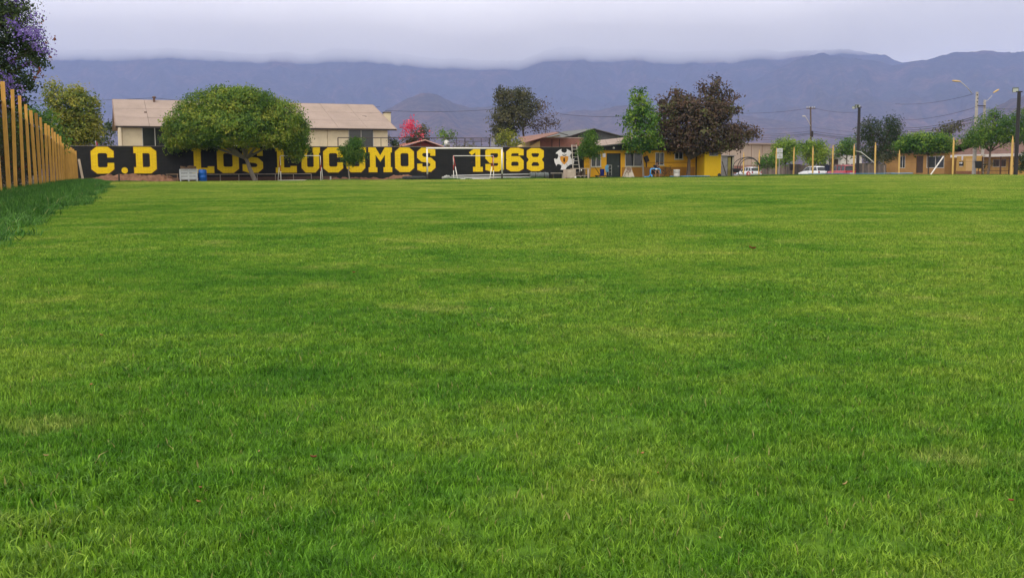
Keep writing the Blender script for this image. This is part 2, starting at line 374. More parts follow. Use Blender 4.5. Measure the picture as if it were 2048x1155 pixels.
def volume_obj(name, mb, dens, colr, aniso=0.0):
    mt, t = newmat(name + '_air'); o = N(t, 'ShaderNodeOutputMaterial'); pvn = N(t, 'ShaderNodeVolumePrincipled')
    pvn.inputs['Color'].default_value = (*colr, 1); pvn.inputs['Density'].default_value = dens; pvn.inputs['Anisotropy'].default_value = aniso
    t.links.new(pvn.outputs[0], o.inputs['Volume'])
    ob = mesh_obj(name, mb, mt, Vector((0, 0, 0))); ob['kind'] = 'stuff'; return ob
HZ_D, HZ_C = 1.25e-4, (0.44, 0.55, 1.0)
volume_obj('haze', MB().hexa([(-9500, -450, -5), (9500, -450, -5), (9500, 9000, -5), (-9500, 9000, -5)], [(-9500, -450, ZTOP + 40), (9500, -450, ZTOP + 40), (9500, 9000, ZTOP + 40), (-9500, 9000, ZTOP + 40)]), HZ_D, HZ_C)
# low cloud lying on the ridges: closed slab whose underside is uneven
def cloud():
    base_tab = [(-900, 118), (0, 122), (100, 122), (250, 120), (400, 122), (520, 128), (620, 126), (700, 122), (800, 134), (900, 140), (960, 144), (1040, 140), (1090, 126), (1200, 124), (1330, 126), (1430, 126), (1500, 128), (1560, 120), (1620, 108), (1680, 108), (1740, 100), (1800, 92), (1900, 84), (2048, 80), (3200, 80)]
    n = 90; pxs = np.linspace(-850, 3050, n); rr = [4700, 5400, 6000, 6600, 7200, 7900]
    bot = []; top = []
    for r in rr:
        for px in pxs:
            y = np.interp(px, *zip(*base_tab)); hy = 344.5 - 0.0055 * (px - 1024)
            zb = CAMH + (hy - y) / F * 6200 + 18 * (float(fbm(px / 60.0, r / 500.0, 3, 77)) - 0.45)
            x = (px - CX) / F * r
            bot.append((x, r, zb)); top.append((x, r, zb + 170 + 120 * float(fbm(px / 130.0, r / 900.0, 3, 88))))
    m_ = MB(); nr = len(rr); nb = len(bot); fs = []
    for i in range(nr - 1):
        for j in range(n - 1):
            a = i * n + j; fs.append((a, a + n, a + n + 1, a + 1)); fs.append((nb + a, nb + a + 1, nb + a + n + 1, nb + a + n))
    for j in range(n - 1):
        fs.append((j, j + 1, nb + j + 1, nb + j)); a = (nr - 1) * n + j; fs.append((a + 1, a, nb + a, nb + a + 1))
    for i in range(nr - 1):
        a = i * n; fs.append((a + n, a, nb + a, nb + a + n)); a = i * n + n - 1; fs.append((a, a + n, nb + a + n, nb + a))
    m_.add(bot + top, fs)
    return volume_obj('low_cloud', m_, 3.2e-3, (1.0, 0.998, 0.99))
cloud()

# ================================================================== GRASS (nobody could count it)
def grass_mat(name, dry=0.04, dark=1.0, rank=False):
    mt, t = newmat(name)
    o = N(t, 'ShaderNodeOutputMaterial'); b = N(t, 'ShaderNodeBsdfPrincipled', Roughness=0.55); b.inputs['Specular IOR Level'].default_value = 0.25
    a = N(t, 'ShaderNodeAttribute', attribute_name='tone')
    c = lawn_color(t)
    if rank:
        gr = N(t, 'ShaderNodeNewGeometry'); nr_ = N(t, 'ShaderNodeTexNoise', Scale=1.1, Detail=4.0); t.links.new(gr.outputs['Position'], nr_.inputs['Vector'])
        c = ramp(t, nr_.outputs[0], [(0.35, (0.030, 0.110, 0.014)), (0.65, (0.075, 0.190, 0.028))])
    c = mixc(t, 1.0, c, ramp(t, a.outputs['Fac'], [(0.0, (0.35 * dark, 0.45 * dark, 0.35 * dark)), (0.5, (0.95 * dark, 1.0 * dark, 0.9 * dark)), (0.85, (1.6 * dark, 1.5 * dark, 1.4 * dark)), (1.0, (2.1 * dark, 1.75 * dark, 2.4 * dark))]), 'MULTIPLY')
    g2 = N(t, 'ShaderNodeNewGeometry'); n2 = N(t, 'ShaderNodeTexNoise', Scale=22.0, Detail=3.0, Roughness=0.7); t.links.new(g2.outputs['Position'], n2.inputs['Vector'])
    c = mixc(t, 1.0, c, ramp(t, n2.outputs[0], [(0.32, (0.55, 0.62, 0.55)), (0.5, (1.0, 1.0, 1.0)), (0.68, (1.5, 1.35, 1.5))]), 'MULTIPLY')
    d = ramp(t, a.outputs['Fac'], [(1 - dry - 0.002, (0, 0, 0)), (1 - dry, (1, 1, 1))])
    c = mixc(t, d, c, (0.34, 0.31, 0.11))
    t.links.new(c, b.inputs['Base Color'])
    tr = N(t, 'ShaderNodeBsdfTranslucent'); t.links.new(c, tr.inputs[0])
    ms = N(t, 'ShaderNodeMixShader'); ms.inputs[0].default_value = 0.35
    t.links.new(b.outputs[0], ms.inputs[1]); t.links.new(tr.outputs[0], ms.inputs[2]); t.links.new(ms.outputs[0], o.inputs[0])
    return mt
def blades(name, size, n, hmin, hmax, wd, material, lean=0.6, clump=0.0, segs=2):
    """a square of turf: n curved blades"""
    x = rng.uniform(-size / 2, size / 2, n); y = rng.uniform(-size / 2, size / 2, n)
    if clump:
        k = max(3, int(n / 40)); cx = rng.uniform(-size / 2, size / 2, k); cy = rng.uniform(-size / 2, size / 2, k); pick = rng.integers(0, k, n)
        mixm = rng.random(n) < 0.55
        x = np.where(mixm, cx[pick] + rng.normal(0, clump, n), x); y = np.where(mixm, cy[pick] + rng.normal(0, clump, n), y)
    h = rng.uniform(hmin, hmax, n) * (0.7 + 0.6 * rng.random(n)); w_ = wd * rng.uniform(0.6, 1.3, n)
    a = rng.uniform(0, 2 * np.pi, n); ln = lean * rng.random(n) ** 0.8
    dx, dy = np.cos(a), np.sin(a); f = rng.uniform(0, 2 * np.pi, n); sx, sy = np.cos(f) * w_ / 2, np.sin(f) * w_ / 2
    def pt(s, side, bend):
        k = bend * ln * h
        return np.stack([x + dx * k + side * sx, y + dy * k + side * sy, h * s * np.sqrt(np.clip(1 - (bend * ln) ** 2 * 0.6, 0.15, 1))], -1)
    v = np.stack([pt(0, -1, 0), pt(0, 1, 0), pt(0.55, 0.85, 0.30), pt(0.55, -0.85, 0.30), pt(1.0, 0, 0.95)], 1).reshape(-1, 3)
    v[:, 2] -= 0.004
    b5 = (np.arange(n) * 5)[:, None]
    quads = b5 + np.array([[0, 1, 2, 3]]); tris = b5 + np.array([[3, 2, 4]])
    loops = np.concatenate([quads, tris], 1).reshape(-1)
    me = bpy.data.meshes.new(name); me.vertices.add(n * 5); me.vertices.foreach_set('co', v.astype(np.float32).ravel())
    me.loops.add(n * 7); me.loops.foreach_set('vertex_index', loops.astype(np.int32))
    me.polygons.add(n * 2); st = np.stack([np.arange(n) * 7, np.arange(n) * 7 + 4], 1).ravel()
    me.polygons.foreach_set('loop_start', st.astype(np.int32))
    me.update(calc_edges=True); me.validate()
    at = me.attributes.new('tone', 'FLOAT', 'POINT'); at.data.foreach_set('value', np.repeat(rng.random(n), 5).astype(np.float32))
    me.materials.append(material)
    return me
def scatter(name, tiles, pts, idx, rot, scl, kind='stuff'):
    """one object: an instance of turf tile idx on each point"""
    c = bpy.data.collections.new(name + '_tiles')
    for i, me in enumerate(tiles):
        c.objects.link(bpy.data.objects.new('%s_tile_%02d' % (name, i), me))
    me = bpy.data.meshes.new(name); me.from_pydata(pts.tolist(), [], [])
    me.attributes.new('idx', 'INT', 'POINT').data.foreach_set('value', idx.astype(np.int32))
    me.attributes.new('rot', 'FLOAT_VECTOR', 'POINT').data.foreach_set('vector', rot.astype(np.float32).ravel())
    me.attributes.new('scl', 'FLOAT_VECTOR', 'POINT').data.foreach_set('vector', scl.astype(np.float32).ravel())
    o = bpy.data.objects.new(name, me); col.objects.link(o); o['kind'] = kind
    g = bpy.data.node_groups.new(name + '_scatter', 'GeometryNodeTree')
    g.interface.new_socket('Geometry', in_out='INPUT', socket_type='NodeSocketGeometry'); g.interface.new_socket('Geometry', in_out='OUTPUT', socket_type='NodeSocketGeometry')
    gi = g.nodes.new('NodeGroupInput'); go = g.nodes.new('NodeGroupOutput')
    ci = g.nodes.new('GeometryNodeCollectionInfo'); ci.inputs['Collection'].default_value = c
    ci.inputs['Separate Children'].default_value = True; ci.inputs['Reset Children'].default_value = True
    ip = g.nodes.new('GeometryNodeInstanceOnPoints'); ip.inputs['Pick Instance'].default_value = True
    def na(nm, dt):
        a = g.nodes.new('GeometryNodeInputNamedAttribute'); a.data_type = dt; a.inputs[0].default_value = nm; return a.outputs[0]
    g.links.new(gi.outputs[0], ip.inputs['Points']); g.links.new(ci.outputs[0], ip.inputs['Instance'])
    g.links.new(na('idx', 'INT'), ip.inputs['Instance Index']); g.links.new(na('rot', 'FLOAT_VECTOR'), ip.inputs['Rotation']); g.links.new(na('scl', 'FLOAT_VECTOR'), ip.inputs['Scale'])
    g.links.new(ip.outputs[0], go.inputs[0])
    md = o.modifiers.new('scatter', 'NODES'); md.node_group = g
    return o
gm = grass_mat('grass_blades', 0.008); gm2 = grass_mat('rank_grass_blades', 0.004, 1.0, True)
tiles = []
for k in range(5): tiles.append(blades('t', 0.36, 3800, 0.010, 0.020, 0.0021, gm, 1.0, 0.012))
for k in range(3): tiles.append(blades('t', 0.36, 2400, 0.014, 0.028, 0.0034, gm, 1.15, 0.014))      # coarser tufts
for k in range(4): tiles.append(blades('t', 0.72, 5600, 0.011, 0.022, 0.0036, gm, 1.0, 0.02))
for k in range(4): tiles.append(blades('t', 1.45, 6000, 0.013, 0.025, 0.0070, gm, 1.0, 0.05))
for k in range(4): tiles.append(blades('t', 2.90, 5200, 0.019, 0.034, 0.018, gm, 1.0, 0.10))
pts, idx, rot, scl = [], [], [], []
FO = Vector((-31.6, 78.8, 0)); fence_d = Vector((-0.3445, 0.9388, 0)).normalized(); fence_n = Vector((fence_d.y, -fence_d.x, 0))
for (r1, r2, size, i0, cnt) in ((0.5, 6.5, 0.25, 0, 5), (6.5, 18, 0.5, 8, 4), (18, 46, 1.0, 12, 4), (46, 125, 2.0, 16, 4)):
    g1 = np.arange(-r2, r2, size); X, Y = np.meshgrid(g1, g1); X, Y = X.ravel(), Y.ravel()
    R = np.maximum(np.abs(X) * 0.6, Y)
    k = (R >= r1) & (R < r2) & (np.abs(X) < 0.60 * Y + 1.0)
    X, Y = X[k], Y[k]
    u = (X - O.x) * WU.x + (Y - O.y) * WU.y; v = (X - O.x) * WV.x + (Y - O.y) * WV.y
    fd = (X - FO.x) * fence_n.x + (Y - FO.y) * fence_n.y
    k = (u < 71.5) & (v < lawn_edge(u) - size * 0.4) & (fd > 0.9)
    X, Y = X[k], Y[k]; n = len(X)
    X = X + rng.uniform(-0.2, 0.2, n) * size; Y = Y + rng.uniform(-0.2, 0.2, n) * size
    hN = fbm(X * 0.9, Y * 0.9, 3, 300); hB = fbm(X * 0.23, Y * 0.23, 3, 310)
    ii = rng.integers(0, cnt, n) + i0
    if i0 == 0:
        t_ = fbm(X * 1.3 + 5, Y * 1.3, 3, 320)
        coarse = (t_ > 0.56) | (rng.random(n) < 0.03)
        ii = np.where(coarse, rng.integers(5, 8, n), ii)
    sz = np.clip(0.6 + 0.8 * hN + 0.3 * (hB - 0.4), 0.7, 1.35)
    pts.append(np.stack([X, Y, gz(X, Y) - 0.002], -1)); idx.append(ii)
    rot.append(np.stack([np.zeros(n), np.zeros(n), rng.uniform(0, 6.28, n)], -1)); scl.append(np.stack([np.ones(n), np.ones(n), sz], -1))
scatter('grass', tiles, np.concatenate(pts), np.concatenate(idx), np.concatenate(rot), np.concatenate(scl))
# rank uncut grass along the side fence
vt = [blades('v', 0.6, 420, 0.10, 0.24, 0.010, gm2, 1.1, 0.06) for k in range(4)]
pts, idx, rot, scl = [], [], [], []
for s_ in np.arange(-2, 82, 0.42):
    for d_ in np.arange(0.05, 2.5, 0.42):
        edge = 1.75 + 0.5 * float(vnoise(s_ * 0.5, 1.0, 9)) + 0.35 * float(vnoise(s_ * 2.1, 4.0, 8)) - 0.3
        p = FO - fence_d * s_ + fence_n * (d_ + random.uniform(-.15, .15)); 
        edge *= 0.78 + 0.22 * float(sstep(10, 40, p.y))
        if d_ > edge or p.y > 77.5 or p.y < 6: continue
        pts.append((p.x, p.y, -0.01)); idx.append(random.randrange(4)); rot.append((0, 0, random.uniform(0, 6.28)))
        hgt = (0.75 + 1.0 * float(fbm(p.x * 0.8, p.y * 0.8, 3, 55))) * (1.0 if d_ < edge - 0.4 else 0.6) * (0.7 + 0.3 * float(sstep(10, 30, p.y))); scl.append((1, 1, hgt))
scatter('verge_grass', vt, np.array(pts), np.array(idx), np.array(rot), np.array(scl))
# weeds and rough grass at the foot of the wall and along the far posts
pts, idx, rot, scl = [], [], [], []
for u in np.arange(1.0, 73, 0.5):
    for k in range(4):
        v = float(lawn_edge(np.array(u))) + random.uniform(-0.2, 1.0)
        if float(vnoise(u * 0.45, 8.0, 12)) < 0.5 and u < 45: continue
        p = GV(u, v); pts.append(tuple(p)); idx.append(random.randrange(4)); rot.append((0, 0, random.uniform(0, 6.28))); scl.append((1, 1, random.uniform(0.25, 0.6)))
for v in np.arange(-14, 34, 0.5):
    for k in range(4):
        p = GV(71.6 + random.uniform(-0.9, 1.8), v); pts.append(tuple(p)); idx.append(random.randrange(4)); rot.append((0, 0, random.uniform(0, 6.28))); scl.append((1, 1, random.uniform(0.12, 0.38)))
scatter('rough_grass', vt, np.array(pts), np.array(idx), np.array(rot), np.array(scl))

# ================================================================== MURAL WALL
maroon = mat('maroon_outline_paint', (0.05, 0.018, 0.012), 0.85, 0.3)
white_p = mat('white_mural_paint', (0.72, 0.70, 0.70), 0.8, 0.08, 2.0, bump=0.3, stretch=(1, 1, 5))
blackwall = brickmat('black_painted_block', (0.020, 0.021, 0.019), (0.026, 0.026, 0.024), (0.013, 0.013, 0.012), 0.42, 0.10, 0.014, patch=(0.64, (0.075, 0.035, 0.022)))
yel = brickmat('yellow_paint', (0.88, 0.62, 0.012), (0.82, 0.56, 0.012), (0.50, 0.31, 0.012), 0.42, 0.10, 0.008, patch=(0.68, (0.10, 0.07, 0.015)), mul=0.88)
barebrick = brickmat('bare_brown_brick', (0.13, 0.055, 0.035), (0.09, 0.042, 0.03), (0.10, 0.075, 0.06), 0.3, 0.1, 0.02)
coping_m = mat('mortar_grey', (0.16, 0.14, 0.12), 0.9, 0.3)
WT = 2.63; UE = 41.1
wall = Thing('mural_wall', 'long black painted block wall lettered in yellow with a football emblem', 'wall', UV(0, 0))
mb = MB(); 
# 14 bays with uneven tops
mb.uvbox(-0.5, UE, 0.0, 0.18, 0.30, WT - 0.03); wall.part('masonry', mb, blackwall)
wall.part('base_course', MB().uvbox(-0.5, 19.5, -0.012, 0.2, -0.1, 0.30), barebrick); wall.part('base_course', MB().uvbox(19.5, UE, -0.006, 0.19, -0.1, 0.30), blackwall)
mb = MB(); u = -0.5
while u < UE - 0.01:
    l = min(random.uniform(1.6, 2.4), UE - u); h = random.uniform(-0.012, 0.018)
    mb.uvbox(u, u + l - 0.012, -0.02, 0.2, WT - 0.03, WT + 0.01 + h); u += l
wall.part('coping', mb, coping_m)
# painted letters: strokes with mitred corners
def stroke2d(path, th, closed=False):
    n = len(path); L, Rr = [], []
    P2 = [np.array(p, float) for p in path]
    for i in range(n):
        if closed: a, b, c = P2[i - 1], P2[i], P2[(i + 1) % n]
        else: a, b, c = P2[max(i - 1, 0)], P2[i], P2[min(i + 1, n - 1)]
        d1 = b - a; d2 = c - b
        if not closed and i == 0: d1 = d2
        if not closed and i == n - 1: d2 = d1
        d1 = d1 / np.linalg.norm(d1); d2 = d2 / np.linalg.norm(d2)
        n1 = np.array([-d1[1], d1[0]]); n2 = np.array([-d2[1], d2[0]]); mt_ = n1 + n2; mt_ /= np.linalg.norm(mt_)
        s_ = th / 2 / max(0.5, mt_.dot(n1)); L.append(b + mt_ * s_); Rr.append(b - mt_ * s_)
    q = []
    for i in range(n if closed else n - 1):
        j = (i + 1) % n; q.append((L[i], Rr[i], Rr[j], L[j]))
    return q
def glyph(ch, W, H, th):
    t = th / 2; c = 0.30 * W; e = 0.22 * H
    x0, x1, y0, y1 = t, W - t, t, H - t; ym = H / 2
    oct_ = [(c, y0), (W - c, y0), (x1, e), (x1, H - e), (W - c, y1), (c, y1), (x0, H - e), (x0, e)]
    R = lambda xa, ya, xb, yb: (np.array((xa, ya)), np.array((xb, ya)), np.array((xb, yb)), np.array((xa, yb)))
    if ch == 'O': return stroke2d(oct_, th, True)
    if ch == 'C': return stroke2d([(x1, H * 0.60), (x1, H - e), (W - c, y1), (c, y1), (x0, H - e), (x0, e), (c, y0), (W - c, y0), (x1, e), (x1, H * 0.40)], th)
    if ch == 'D':
        return [R(0.10 * W, th, 0.10 * W + th, H - th)] + stroke2d([(0, y0), (W - c, y0), (x1, e), (x1, H - e), (W - c, y1), (0, y1)], th)
    if ch == 'L': return [R(0.08 * W, th * 0.85, 0.08 * W + th * 1.1, H - 0.16 * H), R(0, H - 0.16 * H, 0.06 * W + th * 1.25, H), R(0, 0, W, th * 0.85), R(0.7 * W, th * 0.85, W, th * 1.1)]
    if ch == 'U':
        xa, xb = t * 1.15, W - t * 1.15
        return stroke2d([(xa, H * 0.78), (xa, e), (c, y0), (W - c, y0), (xb, e), (xb, H * 0.78)], th) + [R(xa - th * 0.68, H * 0.78, xa + th * 0.62, H), R(xb - th * 0.62, H * 0.78, xb + th * 0.68, H)]
    if ch == 'S':
        k = 0.16 * H
        return stroke2d([(x1, H * 0.66), (x1, H - k), (W - c, y1), (c, y1), (x0, H - e), (x0, ym + k * 0.8), (c, ym + 0.02 * H), (W - c, ym - 0.02 * H), (x1, ym - k * 0.8), (x1, e), (W - c, y0), (c, y0), (x0, k), (x0, H * 0.34)], th * 0.94)
    if ch == 'M':
        a, b = 0.06 * W, 0.30 * W; P_ = lambda *p: tuple(np.array(q) for q in p)
        return [R(0, 0, 0.37 * W, 0.2 * H), R(a, 0.2 * H, b, 0.8 * H), R(0, 0.8 * H, b, H), P_((b, 0.70 * H), (b, H), (0.5 * W, 0.68 * H), (0.5 * W, 0.42 * H)),
                R(W - 0.37 * W, 0, W, 0.2 * H), R(W - b, 0.2 * H, W - a, 0.8 * H), R(W - b, 0.8 * H, W, H), P_((0.5 * W, 0.42 * H), (0.5 * W, 0.68 * H), (W - b, H), (W - b, 0.70 * H))]
    if ch == '1':
        a, b = 0.46 * W, 0.80 * W; P_ = lambda *p: tuple(np.array(q) for q in p)
        return [R(0.28 * W, 0, W * 0.98, 0.2 * H), R(a, 0.2 * H, b, H), P_((0, 0.80 * H), (0.19 * W, 0.68 * H), (a, 0.80 * H), (a, H))]
    if ch == '8':
        k = 0.155 * H
        up_ = [(c, ym), (W - c, ym), (x1, ym + k), (x1, H - k - 0.03 * H), (W - c, y1), (c, y1), (x0, H - k - 0.03 * H), (x0, ym + k)]
        dn = [(c, y0), (W - c, y0), (x1, k + 0.03 * H), (x1, ym - k), (W - c, ym), (c, ym), (x0, ym - k), (x0, k + 0.03 * H)]
        return [stroke2d(up_, th * 0.9, True), stroke2d(dn, th * 0.9, True)]
    if ch == '6':
        k = 0.155 * H
        a_ = [(x1, H * 0.68), (x1, H - k), (W - c, y1), (c, y1), (x0, H - e), (x0, ym)]
        b_ = [(c, y0), (W - c, y0), (x1, k + 0.03 * H), (x1, ym - k * 0.6), (W - c, ym + 0.03 * H), (c, ym + 0.03 * H), (x0, ym - k * 0.6), (x0, k + 0.03 * H)]
        return [stroke2d(b_, th * 0.95, True), stroke2d(a_, th * 0.95)]
    if ch == '9':
        g6 = glyph('6', W, H, th); return [[tuple(np.array((W, H)) - p for p in q) for q in s] for s in g6]
    if ch == '.':
        m_ = [np.array((W / 2 + W / 2 * math.cos(a), H / 2 + H / 2 * math.sin(a))) for a in np.linspace(0, 2 * math.pi, 13)[:-1]]
        return [tuple(m_)]
ZT, ZB = 2.56, 0.60
GL = [('C', 182, 228), ('.', 242, 255), ('D', 267.5, 313), ('L', 384, 428), ('O', 434, 477.5), ('S', 484.5, 526), ('L', 551, 593), ('U', 602, 639), ('C', 646.5, 686), ('U', 692, 731),
      ('M', 737, 784), ('O', 790, 828), ('S', 834, 871), ('1', 938, 966), ('9', 970.5, 1006.5), ('6', 1012, 1047.5), ('8', 1053, 1088)]
def letter_mesh(strokes, ua, zb, front, grow=0):
    mb = MB()
    if strokes and not isinstance(strokes[0], tuple): layers = strokes
    else: layers = [strokes]
    for li, qs in enumerate(layers):
        for q in qs:
            pts = [UV(ua + p[0], -front - 0.0015 * li, zb + p[1]) for p in q]
            mb.poly(pts, WV * (front * 0.6))
    return mb
for ch, xa, xb in GL:
    ua = to_uv(PV(xa, 320, 0))[0]; ub = to_uv(PV(xb, 320, 0))[0]
    H = ZT - ZB; zb = ZB; W = ub - ua
    if ch == '.': H = 0.46; W = ub - ua
    th = 0.29 * W if ch not in 'U9681' else 0.30 * W
    if ch in '968': th = 0.30 * W
    if ch == '1': th = 0.3
    lt = wall.part('letter' if not ch.isdigit() else 'numeral', letter_mesh(glyph(ch, W, H, th), ua, zb, 0.011), yel)
    if ch != '.':
        gw = 0.055
        wall.part('outline', letter_mesh(glyph(ch, W + 2 * gw, H + 2 * gw, th + 2 * gw), ua - gw, zb - gw, 0.004), maroon, parent=lt)
# football emblem with the lucuma fruit
def emb(pts, front): return [PV(1100 + x / 8.192, 280 + y / 8.192, 0) - WV * front for x, y in pts]
ball = [(187, 147), (150, 165), (110, 195), (92, 222), (128, 228), (135, 262), (125, 300), (95, 318), (88, 300), (66, 308), (78, 370), (105, 425), (118, 395), (150, 395), (180, 410), (188, 440), (172, 485), (250, 490), (270, 450), (290, 430), (330, 402), (365, 398), (372, 424), (392, 370), (398, 300), (372, 318), (345, 300), (330, 262), (340, 225), (366, 218), (330, 175), (272, 147), (278, 175), (265, 200), (232, 210), (195, 195), (184, 175)]
em = wall.part('football_emblem', MB().poly(emb(ball, 0.008), WV * 0.006), white_p)
grey_p = mat('grey_line_paint', (0.30, 0.29, 0.30), 0.8, 0.1)
sm = MB()
for a, b in (((135, 262), (168, 275)), ((330, 262), (296, 275)), ((232, 210), (232, 240)), ((188, 430), (205, 385)), ((290, 425), (262, 385))):
    pa, pb = emb([a, b], 0.0115); d = (pb - pa).normalized(); s_ = d.cross(WV) * 0.018; sm.poly([pa - s_, pb - s_, pb + s_, pa + s_], WV * 0.003)
wall.part('seam', sm, grey_p, parent=em)
fr = [(163, 285), (172, 268), (195, 262), (215, 266), (232, 278), (250, 266), (275, 262), (292, 268), (299, 288), (295, 325), (275, 365), (232, 403), (190, 365), (168, 325)]
fo = wall.part('fruit', MB().poly(emb(fr, 0.013), WV * 0.004), mat('orange_fruit_paint', (0.62, 0.27, 0.03), 0.8, 0.12), parent=em)
sd_ = [(231 + 15 * math.cos(a), 325 + 38 * math.sin(a)) for a in np.linspace(0, 2 * math.pi, 15)[:-1]]
wall.part('fruit_stone', MB().poly(emb(sd_, 0.018), WV * 0.004), mat('dark_brown_paint', (0.035, 0.018, 0.01), 0.7, 0.3), parent=em)
lf = MB()
for q in ([(196, 236), (212, 238), (232, 256), (226, 264), (208, 254)], [(272, 234), (256, 236), (236, 254), (240, 264), (262, 252)], [(229, 230), (235, 230), (236, 270), (230, 270)]): lf.poly(emb(q, 0.014), WV * 0.004)
wall.part('fruit_leaf', lf, mat('dark_green_paint', (0.02, 0.035, 0.02), 0.7, 0.3), parent=em)

# ================================================================== SIDE FENCE (posts and shade net)
post_m = mat('varnished_pine', (0.50, 0.27, 0.055), 0.6, 0.22, 5.0, stretch=(3, 3, 0.4), c2=(0.30, 0.15, 0.04), spots=(0.62, 0.72))
rail_m = mat('dark_wire', (0.06, 0.05, 0.045), 0.6, 0.2)
def net_mat():
    mt, t = newmat('black_shade_net')
    o = N(t, 'ShaderNodeOutputMaterial'); d = N(t, 'ShaderNodeBsdfDiffuse'); d.inputs[0].default_value = (0.022, 0.017, 0.014, 1)
    tr = N(t, 'ShaderNodeBsdfTransparent'); ms = N(t, 'ShaderNodeMixShader')
    g = N(t, 'ShaderNodeNewGeometry'); n = N(t, 'ShaderNodeTexNoise', Scale=0.9, Detail=4.0); t.links.new(g.outputs['Position'], n.inputs['Vector'])
    f = ramp(t, n.outputs[0], [(0.3, (0.20, 0.20, 0.20)), (0.7, (0.34, 0.34, 0.34))])
    t.links.new(f, ms.inputs[0]); t.links.new(d.outputs[0], ms.inputs[1]); t.links.new(tr.outputs[0], ms.inputs[2]); t.links.new(ms.outputs[0], o.inputs[0]); return mt
net_m = net_mat()
fence = Thing('net_fence', 'tall fence of varnished timber posts with black shade netting along the left touchline', 'fence', O)
pos = []; s_ = 1.0
def FP(s, off=0.0, z=0.0): return FO - fence_d * s + fence_n * off + Vector((0, 0, z))
k = 0
while s_ < 74:
    pos.append(s_); s_ += random.uniform(2.3, 2.62) if s_ > 20 else random.uniform(1.2, 2.0)
hts = []
for s_ in pos:
    H = (2.45 + 0.37 * min(1, (s_ - 27) / 27) if s_ > 25 else 2.2) + random.uniform(-0.05, 0.07); hts.append(H)
    wd = random.uniform(0.078, 0.102); tilt = Vector((random.uniform(-.022, .022), random.uniform(-.022, .022), 1))
    fence.part('post', MB().box(FP(s_, 0.0, H / 2 - 0.1), wd, wd * 0.9, H + 0.2, fence_n, fence_d, tilt), post_m, bevel=0.008)
for a, b, ha, hb in zip(pos[:-1], pos[1:], hts[:-1], hts[1:]):
    top = 0.83
    za, zb_ = ha * top, hb * top
    if a < 24: za, zb_ = ha * 0.93, hb * 0.93
    nn = 8; mb = MB(); vs_ = []
    for i in range(nn + 1):
        q = i / nn; s_ = a + (b - a) * q; sag = 0.05 * math.sin(math.pi * q); bul = 0.05 * math.sin(math.pi * q)
        for j in range(6):
            z = 0.02 + (za + (zb_ - za) * q - sag) * j / 5
            vs_.append(FP(s_, -0.055 - bul * math.sin(math.pi * j / 5) + random.uniform(-.008, .008), z))
    fs = [(i * 6 + j, (i + 1) * 6 + j, (i + 1) * 6 + j + 1, i * 6 + j + 1) for i in range(nn) for j in range(5)]
    mb.add(vs_, fs); fence.part('net', mb, net_m, smooth=True)
    mb = MB(); mb.tube([FP(a + (b - a) * q, -0.05, za + (zb_ - za) * q - 0.05 * math.sin(math.pi * q)) for q in (0, .25, .5, .75, 1)], 0.016, 6)
    fence.part('top_rail', mb, rail_m)
bd = MB(); a = P(157.5, 318, 77.2); b = GP(166, 76.6); bd.box((a + b) / 2, 0.16, 0.03, (a - b).length, WU, WV, (a - b))
single('leaning_board', 'pale weathered board leaning against the fence end by the mural wall', 'board', bd, mat('weathered_board', (0.42, 0.33, 0.24), 0.85, 0.2, 4, stretch=(1, 1, .2)), b)

# ================================================================== TREES
bark = mat('bark', (0.13, 0.095, 0.07), 0.9, 0.35, 6.0, stretch=(3, 3, 0.6), bump=0.6)
bark2 = mat('grey_bark', (0.22, 0.185, 0.15), 0.9, 0.3, 6.0, stretch=(3, 3, 0.6), bump=0.6)
def leaf_cloud(name, centers, tones, size, per, spread, material, parent_loc, aspect=2.0, droop=0.0, upb=0.3, outw=None):
    """many small bent leaves in clumps; centers (n,3)"""
    n = len(centers) * per
    c = np.repeat(centers, per, 0); tn = np.repeat(tones, per)
    c = c + rng.normal(0, 1, (n, 3)) * spread * np.array([1, 1, 0.75])
    ax = rng.normal(0, 1, (n, 3)); ax[:, 2] -= droop; ax /= np.linalg.norm(ax, axis=1)[:, None]
    nr = rng.normal(0, 1, (n, 3)) * (0.55 if outw is not None else 1.0); nr[:, 2] += upb
    if outw is not None: nr += np.repeat(outw, per, 0) * 1.1
    ax = ax - nr * ((ax * nr).sum(1) / (nr * nr).sum(1))[:, None]; ax /= np.linalg.norm(ax, axis=1)[:, None] + 1e-9
    sd2 = np.cross(ax, nr); sd2 /= np.linalg.norm(sd2, axis=1)[:, None] + 1e-9
    nn = np.cross(sd2, ax)
    L = size * rng.uniform(0.6, 1.35, n)[:, None]; Wd = L / aspect
    p0 = c - ax * L / 2; p1 = c + sd2 * Wd / 2 + nn * L * 0.12; p2 = c + ax * L / 2 - nn * L * 0.1; p3 = c - sd2 * Wd / 2 + nn * L * 0.12
    v = np.stack([p0, p1, p2, p3], 1).reshape(-1, 3) - np.array(parent_loc)
    b4 = (np.arange(n) * 4)[:, None]; loops = (b4 + np.array([[0, 1, 2, 0, 2, 3]])).ravel()
    me = bpy.data.meshes.new(name); me.vertices.add(n * 4); me.vertices.foreach_set('co', v.astype(np.float32).ravel())
    me.loops.add(n * 6); me.loops.foreach_set('vertex_index', loops.astype(np.int32)); me.polygons.add(n * 2)
    me.polygons.foreach_set('loop_start', (np.arange(n * 2) * 3).astype(np.int32)); me.update(calc_edges=True)
    tv = np.clip(tn + rng.normal(0, 0.10, n), 0, 1)
    me.attributes.new('tone', 'FLOAT', 'POINT').data.foreach_set('value', np.repeat(tv, 4).astype(np.float32)); me.materials.append(material)
    o = bpy.data.objects.new(name, me); col.objects.link(o); return o
